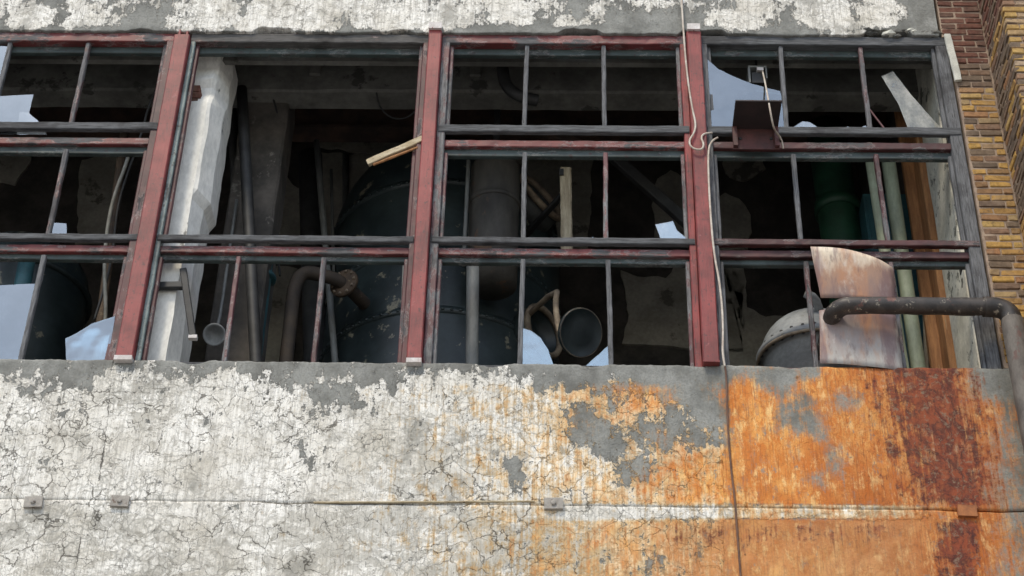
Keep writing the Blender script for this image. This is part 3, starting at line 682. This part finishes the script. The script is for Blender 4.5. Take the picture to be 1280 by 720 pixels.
# steel shelf in front of the rightmost window
sh = empty('steel_shelf', at(943, 172, -.02), 'maroon steel shelf bolted outside the rightmost window', 'shelf')
pl, pr_ = at(915, 162, -.03), at(972, 162, -.03); zl = at(943, 187, -.03).z; zt = pl.z
MB().box((pl.x, -.036, zl), (pr_.x, -.026, zt)).build('back_plate', M['shelf'], sh)
MB().box((pl.x, -.37, zt), (pr_.x, -.026, zt+.012)).build('shelf_plate', M['shelf_shaded'], sh)
for xx in (pl.x, pr_.x-.035):
    MB().box((xx, -.075, zl+.01), (xx+.035, -.037, zt-.002)).build('bracket', M['shelf'], sh)
for xx in (pl.x+.06, pr_.x-.06):
    MB().lathe((xx, -.036, (zl+zt)/2), [(.013, 0), (.013, .012)], 6, (0, -1, 0)).build('bolt', M['dark_steel'], sh)
# lamp socket on a strap behind the glass edge
ls = empty('lamp_socket', at(948, 90, .2), 'small grey steel box with white top hanging in rightmost window', 'lamp socket')
c0 = at(948, 92, .2)
mb = MB(); mb.box((c0.x-.085, .2, c0.z+.075), (c0.x+.075, .34, c0.z+.095)); mb.box((c0.x-.085, .2, c0.z-.10), (c0.x-.068, .34, c0.z+.074)); mb.box((c0.x+.062, .2, c0.z-.05), (c0.x+.075, .34, c0.z+.074))
mb.build('strap', M['grey_pipe'], ls)
MB().box((c0.x-.055, .215, c0.z-.09), (c0.x+.055, .33, c0.z+.030)).build('box', M['dark_steel'], ls)
MB().box((c0.x-.01, .19, c0.z+.032), (c0.x+.045, .28, c0.z+.066)).build('terminal', M['white_block'], ls)
MB().tube([(c0.x, .29, c0.z+.09), (c0.x, .29, 3.46)], .012).build('rod', M['dark_steel'], ls)
cable('lamp_cable', [(953, 88, .19), (957, 106, .02), (961, 128, -.38), (964, 145, -.385), (967, 160, -.30), (971, 166, -.15), (977, 174, -.06), (979, 186, -.02)], .0075, M['cable'], 'cream cable dropping from lamp socket over the maroon shelf')

# drain pipe
dp = empty('drain_pipe', at(1150, 385, -.2), 'dark pipe leaving the right window and turning down the wall', 'pipe')
p0, p1 = at(1048, 381, -.17), at(1246, 384, -.17)
elbow = [(p0.x-.035, .55, p0.z-.02), (p0.x-.035, .05, p0.z-.015), (p0.x-.03, -.08, p0.z-.01), (p0.x+.03, -.165, p0.z-.004), (p0.x+.14, -.17, p0.z)]
mb = MB(); mb.tube(elbow[:2]+[Vector(q) for q in elbow[2:]]+[Vector((p1.x-.25, -.17, p1.z+.002)), Vector((p1.x-.07, -.17, p1.z))], .067, 20, smooth_pts=3, jit=.007); mb.build('level_pipe', M['drain'], dp)
mb = MB(); mb.tube([(p1.x-.10, -.17, p1.z), (p1.x+.02, -.17, p1.z), (p1.x+.085, -.17, p1.z-.05), (p1.x+.095, -.17, p1.z-.17)], .078, 20, smooth_pts=2, jit=.006); mb.build('elbow', M['drain'], dp)
MB().tube([(p1.x+.095, -.17, p1.z-.12), (p1.x+.10, -.17, p1.z-1.4), (p1.x+.10, -.17, p1.z-3), (p1.x+.10, -.17, GZ+.14)], .082, 18, jit=.003).build('down_pipe', M['drain_grey'], dp)
for zz in (-1.4, -3.4, -5.4, -7.6):
    MB().lathe((p1.x+.10, -.17, zz), [(.092, 0), (.096, .01), (.096, .05), (.092, .06)], 18).build('collar', M['drain_grey'], dp)

# bent sheet metal in the right window: two pieces cut round the pipe
ms = empty('metal_sheet', at(1070, 380, -.05), 'bent stained metal sheet stuck in the rightmost window behind the pipe', 'metal sheet')
def bent(quad, bow, name, back, n=14, m=10, t=.004):
    tl, tr_, br, bl = [Vector(q) for q in quad]; g = []
    for j in range(m+1):
        for i in range(n+1):
            u, v = i/n, j/m
            p = tl.lerp(tr_, u).lerp(bl.lerp(br, u), v)
            p += Vector((0, -bow*math.sin(math.pi*min(1, u*1.02)) * (1-.25*v) + back*max(0, u-.72)**2*9, 0)) + Vector((0, 0, .035*math.sin(math.pi*u)*(1-v)))
            p += N3(p, 4)*.006
            g.append(p)
    fs = [(j*(n+1)+i, j*(n+1)+i+1, (j+1)*(n+1)+i+1, (j+1)*(n+1)+i) for j in range(m) for i in range(n)]
    o = MB().add(g, fs, True).build(name, M['sheet'], ms)
    md = o.modifiers.new('thickness', 'SOLIDIFY'); md.thickness = t
    return o
bent([at(1013, 308, -.10), at(1117, 331, -.06), at(1122, 380, -.03), at(1026, 372, -.05)], .022, 'upper_sheet', .05)
bent([at(1024, 388, -.02), at(1120, 392, -.01), at(1130, 463, .0), at(1025, 454, -.005)], .02, 'lower_sheet', .03)

# ------------------------------------------------------------------ the hall behind the windows
YB_ = 3.95
MB().box((XL-.2, .36, -1.4), (6.62, YB_+.3, -1.2)).build('floor', M['inner_concrete'], kind='structure')
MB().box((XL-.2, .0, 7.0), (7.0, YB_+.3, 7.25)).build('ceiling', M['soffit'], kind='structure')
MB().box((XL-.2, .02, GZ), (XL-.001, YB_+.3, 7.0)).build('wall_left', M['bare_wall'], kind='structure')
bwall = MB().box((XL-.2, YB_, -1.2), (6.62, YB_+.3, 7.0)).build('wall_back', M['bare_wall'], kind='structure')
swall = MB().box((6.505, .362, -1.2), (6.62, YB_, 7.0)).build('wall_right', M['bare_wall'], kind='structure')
def patch(pts, Y, mat, parent, t=.03):
    P = [at(x, y, Y) for x, y in pts]; Q = []
    for a, b in zip(P, P[1:]+P[:1]):
        n = max(1, int((b-a).length/.07))
        for k in range(n):
            q = a.lerp(b, k/n); Q.append(q+Vector((mnoise.noise(q*6), 0, mnoise.noise(q*6+Vector((5, 5, 5)))))*.05)
    return MB().slab(Q, t).build('plaster', mat, parent)
Yp = YB_-.032
for pts in ([(775, 338), (800, 345), (835, 345), (845, 330), (890, 318), (930, 330), (930, 440), (880, 436), (780, 428), (786, 380)],
            [(820, 225), (838, 212), (856, 222), (864, 250), (850, 300), (822, 296), (815, 255)],
            [(300, 175), (330, 168), (352, 170), (345, 190), (352, 215), (372, 235), (390, 230), (392, 310), (300, 310)],
            [(395, 150), (520, 150), (540, 185), (470, 190), (395, 183)],
            [(392, 192), (545, 188), (545, 240), (400, 312), (392, 312)],
            [(560, 185), (600, 182), (700, 186), (740, 200), (735, 330), (560, 320)],
            [(300, 330), (372, 335), (365, 460), (300, 470)],
            [(890, 250), (905, 240), (930, 255), (940, 275), (935, 310), (890, 312)],
            [(900, 330), (930, 345), (935, 385), (960, 395), (1000, 392), (1000, 460), (890, 460)],
            [(905, 195), (950, 190), (955, 210), (930, 225), (905, 215)],
            [(560, 60), (870, 62), (865, 84), (700, 80), (560, 84)],
            [(100, 200), (150, 190), (140, 300), (95, 305)],
            [(-40, 190), (40, 195), (20, 230), (-40, 225)]):
    patch(pts, Yp, M['plaster'], bwall)
# plastered end wall by the jamb, brown timber edge
def side_slab(y0, y1, z0, z1, x, mat, name, parent, seed=0):
    P = []
    n = 40
    for k in range(n+1): z = z0+(z1-z0)*k/n; P.append(Vector((x, y1+.05*fbm((3+seed, seed, z*1.6), 4), z)))
    P = [Vector((x, y0, z0))]+P+[Vector((x, y0, z1))]
    return MB().slab(P, .03, (1, 0, 0)).build(name, mat, parent)
side_slab(.364, 1.0, -1.1, 5.2, 6.472, M['side_plaster'], 'plaster', swall)
MB().box((6.466, .40, 1.26), (6.474, .47, 1.36)).build('socket_hole', M['dark_steel'], swall)
tp = empty('timber_post', (6.44, .84, -1.2), 'brown timber post against the plastered end wall at right', 'post')
MB().board((6.46, 1.17, -1.2), (6.46, 1.17, 6.98), .07, .28, seg=30, jit=.006, ch=.012).build('shaft', M['brown_wood'], tp)
MB().board((6.40, 1.30, -1.2), (6.40, 1.30, 6.9), .13, .06, seg=30, jit=.006).build('side_board', M['brown_wood'], tp)

# beams and slab ribs above
MB().board((XL, 1.02, 3.90), (6.5, 1.02, 3.90), .56, .26, seg=60, jit=.012, ch=.02).build('concrete_beam', M['inner_concrete'], label='dark grey concrete beam crossing just behind the window heads', cat='beam')
for k, px in enumerate((278, 395, 595, 898)):
    p = at(px, 80, .88)
    MB().board((p.x, .872, 3.80), (p.x, .872, 4.3), .10, .04, jit=.004).build('beam_stub', M['inner_concrete'], label=['narrow concrete stub on the beam beside the white column', 'narrow concrete stub on the beam behind the empty opening', 'narrow concrete stub on the beam behind the black gooseneck', 'narrow concrete stub on the beam above the glass with lamp socket'][k], cat='stub', group='stubs on the concrete beam')
MB().box((XL, .362, 4.42), (6.5, 1.4, 4.5)).build('slab_edge', M['soffit'], kind='structure')
mb = MB(); mb.box((XL, 2.2, 4.36), (6.5, 2.42, 4.40)); mb.box((XL, 2.29, 4.401), (6.5, 2.32, 4.70)); mb.box((XL, 2.2, 4.701), (6.5, 2.42, 4.74))
mb.build('steel_beam', M['rust_beam'], label='rusty brown steel beam crossing the dark hall above the tank', cat='beam')
MB().board((XL, 3.4, 5.75), (6.5, 3.4, 5.75), .45, .3, seg=50, jit=.012, ch=.02).build('concrete_beam', M['inner_concrete'], label='farther concrete beam high up in the dark hall', cat='beam')

# white column
cw = empty('concrete_column', (.25, .55, -1.2), 'whitewashed concrete column behind the left red post with broken top', 'column')
mb = MB(); rings = []
for k in range(61):
    z = -1.2 + (3.56+1.2)*k/60; cut = 0
    ring = []
    for (ax, ay) in ((-.03, .22), (.29, .22), (.318, .235), (.395, .40), (.395, .70), (-.03, .70)):
        q = Vector((ax, ay, z)); d = N3(q, 3.2)*.010 + N3(q, 11)*.004
        if z > 2.88 and ay < .5: q.y += .10*min(1, (z-2.88)*6)*max(0, .7+mnoise.noise(q*7))
        if ax > .3: q.x += (-.045 if z < 1.85 else 0)+.012*fbm((7, 1, z*3), 3)
        ring.append(q+d)
    rings.append(ring)
mb.ring_tube(rings, smooth=False).build('shaft', M['column'], cw)
for k in range(3):
    MB().box((.06+.012*(k % 2), .222, 2.83+k*.075), (.20+.02*(k % 2), .42, 2.895+k*.075), .006).build('brick', M['brick_r'], cw)
pr = empty('inner_pier', (.5, 1.3, -1.2), 'dim grey brown pier behind the whitewashed column', 'pier')
MB().board((.60, 1.25, -1.2), (.60, 1.25, 6.95), .42, .4, seg=50, jit=.012, ch=.02).build('shaft', M['pier'], pr)
br = empty('steel_bracket', at(225, 370, .3), 'black steel angle bracket on the whitewashed column', 'bracket')
MB().board(at(188, 358, .18), at(234, 357, .18), .06, .05, jit=.002).build('arm', M['dark_steel'], br)
MB().board(at(229, 337, .17), at(241, 420, .17), .055, .04, jit=.002).build('strut', M['dark_steel'], br)
q = at(241, 420, .17); MB().box((q.x-.03, .15, q.z-.03), (q.x+.035, .19, q.z), .003).build('end_cap', M['white_block'], br)
# flood lamp under it
fl = empty('flood_lamp', at(268, 415, .75), 'small round grey lamp beside the whitewashed column', 'lamp')
c = at(268, 418, .75); ax = Vector((.10, -.75, -.65)).normalized()
MB().lathe(c+ax*-.10, [(.035, -.10), (.05, -.08), (.055, 0), (.085, .06), (.092, .10), (.092, .12), (.078, .12), (.06, .07), (.0, .05)], 20, ax).build('housing', M['grey_vessel'], fl)
MB().tube([c+ax*-.14, at(276, 390, .9), at(286, 318, .95), at(296, 250, .98)], .014, 8, 1).build('rod', M['grey_pipe'], fl)

# pipes of the left half
def vpipe(name, x, y, z0, z1, r, mat, label, lean=0, group=None, flanges=(), cat='pipe'):
    e = empty(name, (x, y, z0), label, cat, group)
    pts = [(x+lean*(z-z0), y, z) for z in np.linspace(z0, z1, 9)]
    MB().tube(pts, r, 16, jit=.002).build('tube', mat, e)
    for fz in flanges:
        MB().lathe((x+lean*(fz-z0), y, fz), [(r*1.02, 0), (r*(1.5 if r < .12 else 1.14), .003), (r*(1.5 if r < .12 else 1.14), .03 if r < .12 else .12), (r*1.02, .033 if r < .12 else .123)], 18).build('flange', mat, e)
    return e
def px_pipe(name, pts, Y, r, mat, label, **k):
    """pipe through two pixel positions at one depth, carried down to the floor"""
    a, b = at(*pts[0], Y), at(*pts[1], Y); s = (b.x-a.x)/(b.z-a.z)
    return vpipe(name, a.x+s*(-1.2-a.z), Y, -1.2, k.pop('top', b.z), r, mat, label, lean=s, **k)
px_pipe('upright_pipe', [(314, 452), (330, 322)], 1.25, .085, M['teal'], 'teal blue pipe standing right of the round grey lamp', top=2.02, flanges=(1.75,))
px_pipe('upright_pipe', [(312, 300), (300, 70)], .85, .05, M['dark_steel'], 'black pipe right of the whitewashed column, nearer of two', top=3.6)
px_pipe('upright_pipe', [(298, 300), (287, 70)], 1.30, .045, M['dark_steel'], 'black pipe right of the whitewashed column, farther of two', top=4.3)
px_pipe('upright_pipe', [(590, 455), (591, 330)], .62, .052, M['grey_pipe'], 'grey upright pipe in front of the black tank in middle window', top=1.55)
px_pipe('upright_pipe', [(503, 455), (507, 330)], .62, .026, M['grey_pipe'], 'thin grey upright pipe just left of the bright red post', top=1.55)
px_pipe('upright_pipe', [(406, 300), (398, 205)], 2.0, .03, M['grey_pipe'], 'thin grey rod standing left of the domed tank', top=4.0)
px_pipe('upright_pipe', [(432, 300), (432, 205)], 3.9, .035, M['grey_pipe'], 'thin grey rod behind the domed tank near its left shoulder', top=5.5)
px_pipe('upright_pipe', [(391, 300), (388, 205)], 2.6, .12, M['dark_steel'], 'thick black pipe left of the domed tank', top=4.34)

px_pipe('upright_pipe', [(416, 300), (414, 212)], 2.3, .016, M['grey_pipe'], 'thinnest pale rod left of the domed tank', top=3.9)
cable('hanging_wire', [(340, 118, 1.0), (352, 160, 1.1), (360, 200, 1.3), (352, 240, 1.5), (345, 300, 1.6), (350, 345, 1.6)], .010, M['dark_steel'], 'slack black wire hanging in the middle of the wide opening', 'wire')
cable('hanging_wire', [(470, 112, .9), (474, 135, 1.0), (492, 150, 1.1), (515, 146, 1.1), (530, 120, 1.0)], .008, M['dark_steel'], 'looped black wire under the beam near the splintered plank', 'wire')
# big tank
tk = empty('boiler_tank', (2.18, 2.8, -1.2), 'huge black green riveted tank with domed top in the hall', 'tank')
R_ = 1.10; prof = [(R_, 0)] + [(R_, z) for z in (1, 2, 3, 4, 4.45)] + [(R_*math.cos(a), 4.45+1.18*math.sin(a)) for a in np.linspace(.08, math.pi/2, 14)]
MB().lathe((2.18, 2.8, -1.2), prof, 64).build('shell', M['tank'], tk)
for zz in (2.95, 3.62, 4.42):
    MB().lathe((2.18, 2.8, -1.2+zz), [(R_-.01, 0), (R_+.014, .004), (R_+.014, .07), (R_-.01, .074)], 64).build('seam_band', M['tank'], tk)
    for k in range(44):
        a = math.pi + math.pi*k/44
        MB().lathe((2.18+(R_+.012)*math.cos(a), 2.8+(R_+.012)*math.sin(a), -1.2+zz+.035), [(.018, 0), (.014, .012)], 6, (math.cos(a), math.sin(a), 0)).build('rivet', M['tank'], tk)
def ring_on(center, axis, R, r, mat, name, parent, n=28):
    ax = Vector(axis).normalized(); u = ax.orthogonal().normalized(); w = ax.cross(u)
    rings = []
    for k in range(n):
        a = 2*math.pi*k/n; d = u*math.cos(a)+w*math.sin(a)
        rings.append([Vector(center)+d*(R+r*math.cos(b))+ax*r*math.sin(b) for b in np.linspace(0, 2*math.pi, 8, endpoint=False)])
    return MB().ring_tube(rings, closed=True).build(name, mat, parent)
ang = math.radians(-38); ad = Vector((math.cos(ang), math.sin(ang), 0))
c = at(662, 408, 1.98); cc = Vector((2.18, 2.8, c.z))+ad*R_
MB().lathe(cc-ad*.05, [(.25, 0), (.25, .16), (.22, .16), (.22, .06), (.0, .06)], 30, ad).build('manhole_neck', M['tank'], tk)
ring_on(cc+ad*.12, ad, .235, .03, M['rim'], 'manhole_rim', tk)
c = at(668, 245, 1.98); cc2 = Vector((2.18, 2.8, c.z)); ad2 = Vector((math.cos(ang), math.sin(ang), .45)).normalized(); cc2 = cc2+Vector((math.cos(ang), math.sin(ang), 0))*R_*.93
MB().lathe(cc2-ad2*.08, [(.27, 0), (.27, .22), (.23, .22), (.23, .1), (.0, .1)], 30, ad2).build('manhole_neck', M['tank_blue'], tk)
ring_on(cc2+ad2*.16, ad2, .265, .034, M['rim'], 'manhole_rim', tk)
# grey box duct in front of the tank
dk = empty('flue_pipe', at(616, 300, 1.5), 'dull grey brown upright flue seen through the middle window', 'flue')
a, b = at(585, 300, 1.5), at(650, 212, 1.5); rf_ = (b.x-a.x)/2
MB().lathe((a.x+rf_, 1.5, a.z-.5), [(rf_, 0), (rf_, .5), (rf_*1.01, 1.0), (rf_, b.z-a.z+.5), (rf_*.8, b.z-a.z+.56)], 32).build('barrel', M['flue'], dk)
MB().lathe((a.x+rf_, 1.5, a.z+.36), [(rf_, 0), (rf_*1.07, .004), (rf_*1.07, .05), (rf_, .054)], 32).build('band', M['flue'], dk)
MB().tube([(a.x-.02, 1.36, a.z-.4), (a.x-.02, 1.36, b.z-.02)], .018, 10).build('edge_pipe', M['grey_pipe'], dk)
MB().board((a.x+rf_, 1.5, b.z+.03), (a.x+rf_, 1.5, 4.9), .06, .06).build('hanger', M['dark_steel'], dk)
# brown elbow with flange
be = empty('elbow_pipe', at(400, 350, 1.6), 'brown flaking elbow pipe bolted to left side of black tank', 'pipe')
e0, e1 = at(428, 352, 1.55), at(372, 340, 1.45)
MB().tube([(e0.x+.22, 2.0, e0.z+.02), e0, e0.lerp(e1, .5)+Vector((0, 0, .03)), e1+Vector((.03, 0, .0)), e1+Vector((-.02, 0, -.20)), e1+Vector((-.01, 0, -.6)), (e1.x, 1.45, -1.2)], .060, 16, 2, jit=.004).build('tube', M['rust_dark'], be)
da = (e0-Vector((e0.x+.22, 2.0, e0.z+.02))).normalized()
f_ = MB().lathe(e0-da*.05, [(.075, 0), (.135, .002), (.135, .035), (.075, .037)], 26, da).build('flange', M['rust_pipe'], be)
uu = da.orthogonal().normalized(); ww_ = da.cross(uu)
for k in range(10):
    a = 2*math.pi*k/10; MB().lathe(e0-da*.02+(uu*math.cos(a)+ww_*math.sin(a))*.112, [(.014, 0), (.014, .02)], 6, da).build('bolt', M['rim'], f_)
# gooseneck in the top row
gn = empty('gooseneck_pipe', at(630, 70, .62), 'black curved gooseneck pipe hanging behind top middle pane', 'pipe')
MB().tube([at(627, 30, .66), at(628, 62, .66), at(628, 92, .66), at(634, 110, .66), at(650, 121, .66), at(672, 126, .70)], .055, 14, 2).build('tube', M['dark_steel'], gn)
q = at(628, 68, .66); MB().lathe((q.x, q.y, q.z-.03), [(.06, 0), (.11, .002), (.11, .05), (.06, .052)], 20).build('flange', M['dark_steel'], gn)
MB().tube([(q.x, .66, q.z+.1), (q.x, .66, 4.42)], .05, 12).build('stem', M['dark_steel'], gn)
# pale wooden pole
pp = empty('wooden_pole', at(706, 372, 1.3), 'pale wooden pole with squared top hanging beside the tank', 'pole')
a, b = at(709, 400, 1.3), at(706, 213, 1.3)
a2 = at(709, 322, 1.3); MB().board((a2.x, 1.3, a2.z), (b.x+.005, 1.3, b.z), .10, .09, seg=20, jit=.008, ch=.012).build('shaft', M['old_pole'], pp)
MB().box((b.x-.05, 1.24, b.z-.10), (b.x-.01, 1.256, b.z-.03)).build('notch_plate', M['dark_steel'], pp)
MB().board((b.x+.005, 1.36, b.z-.2), (b.x-.42, 2.1, b.z-.2), .05, .05).build('bracket', M['dark_steel'], pp)
# round cover hanging from a hinge arm
rc = empty('manhole_cover', at(722, 415, 1.15), 'round dark manhole cover hanging tilted right of the tank', 'cover')
c = at(723, 416, 1.15); ad3 = Vector((.52, -.70, -.48)).normalized()
MB().lathe(c, [(.0, .0), (.19, .005), (.208, .012), (.208, .045), (.194, .045), (.188, .038), (.10, .046), (.0, .050)], 34, ad3).build('lid', M['tank'], rc)
ring_on(c+ad3*.040, ad3, .203, .006, M['rim'], 'rim', rc)
MB().tube([c+Vector((-.15, .02, .02)), at(698, 410, 1.25), at(694, 380, 1.3), at(697, 360, 1.4), (2.95, 2.0, at(697, 350, 1.4).z)], .026, 10, 1).build('hinge_arm', M['rim'], rc)
# diagonal brace
MB().board(at(762, 192, 1.7), at(864, 283, 1.7), .10, .08, jit=.003).build('diagonal_brace', M['dark_steel'], label='black diagonal steel brace behind right pane of middle window', cat='brace')
MB().board(at(655, 158, 1.9), at(760, 192, 1.9), .08, .08, jit=.003).build('diagonal_brace', M['rust_beam'], label='brown sloping steel brace behind the middle pane of middle window', cat='brace')

# left bay: hoses, dark vessel, blue pipe
cable('hanging_hose', [(165, 175, .7), (158, 205, .7), (142, 245, .7), (133, 290, .7), (130, 340, .72), (133, 390, .75), (128, 440, .8), (120, 500, .8)], .016, M['hose'], 'grey hose hanging in the leftmost window', 'hose')
cable('hanging_hose', [(196, 110, .6), (185, 135, .62), (178, 165, .65), (160, 215, .8), (146, 260, .8), (140, 330, .8), (118, 400, .8)], .012, M['dark_steel'], 'thin black hose hanging beside the grey hose at far left', 'hose')
vs = empty('round_vessel', (-.9, 2.2, -1.2), 'dark round topped vessel in the gloom of the leftmost window', 'vessel')
q = at(40, 300, 2.2)
MB().lathe((q.x, 2.2, -1.2), [(.62, 0), (.62, q.z+.6)]+[(.62*math.cos(a), q.z+.6+.5*math.sin(a)) for a in np.linspace(.1, math.pi/2, 9)], 40).build('shell', M['tank'], vs)
MB().lathe((q.x, 2.2, q.z-.7), [(.62, 0), (.66, .004), (.66, .05), (.62, .054)], 40).build('seam_band', M['tank'], vs)
px_pipe('upright_pipe', [(20, 400), (32, 335)], .95, .07, M['teal'], 'teal pipe behind the shard in the bottom left corner', top=1.78)
px_pipe('upright_pipe', [(120, 450), (135, 330)], 1.2, .04, M['rust_pipe'], 'brown pipe behind the hose in the leftmost window', top=3.4)

# right bay: green pipes, vessel, cabinet
px_pipe('upright_pipe', [(1052, 300), (1038, 200)], 2.1, .19, M['green'], 'thick dark green pipe with a collar in rightmost window', top=4.3, flanges=(3.22,))
px_pipe('upright_pipe', [(1128, 455), (1088, 198)], 1.00, .050, M['pale_green'], 'pale green pipe in rightmost window, left one of the pair', top=3.1)
px_pipe('upright_pipe', [(1147, 455), (1110, 198)], 1.06, .062, M['pale_green'], 'pale green pipe in rightmost window, right one of the pair', top=3.1)
px_pipe('upright_pipe', [(1158, 455), (1152, 240)], 1.35, .020, M['old_pole'], 'thin pale pipe between teal cabinet and brown timber post', top=3.4)
cab = empty('steel_cabinet', at(1140, 400, 1.8), 'teal steel cabinet behind the pale green pipes', 'cabinet')
a, b = at(1122, 455, 1.75), at(1162, 243, 1.75)
MB().box((a.x-.12, 1.75, -1.2), (b.x+.12, 2.2, b.z)).build('casing', M['teal'], cab)
MB().box((a.x-.09, 1.738, -1.0), (b.x+.09, 1.748, b.z-.06)).build('door', M['teal'], cab)
gv = empty('grey_vessel', at(1012, 450, .9), 'grey domed vessel with bolted flange behind the bent metal sheet', 'vessel')
c = at(1018, 452, .85); rv = .43
za = at(1015, 424, .85-rv*.9).z + .10
prof = [(rv-.03, 0), (rv-.03, za+1.2-.05), (rv+.03, za+1.2-.04), (rv+.03, za+1.2), (rv-.005, za+1.2+.01)] + [((rv-.01)*math.cos(a), za+1.2+.02+.36*math.sin(a)) for a in np.linspace(.1, math.pi/2, 12)]
MB().lathe((c.x, .85, -1.2), prof, 44).build('shell', M['grey_vessel'], gv)
for k in range(30):
    a = 2*math.pi*k/30
    MB().lathe((c.x+(rv+.008)*math.cos(a), .85+(rv+.008)*math.sin(a), za-.065), [(.013, 0), (.013, .09)], 6).build('bolt', M['dark_steel'], gv)
ring_on((c.x, .85, za-.052), (0, 0, 1), rv+.02, .014, M['rim'], 'gasket_ring', gv, 44)
MB().tube([(c.x+.02, .5, za+.20), (c.x-.02, .42, za+.27), (c.x-.10, .40, za+.30)], .035, 12, 1).build('spigot', M['grey_vessel'], gv)
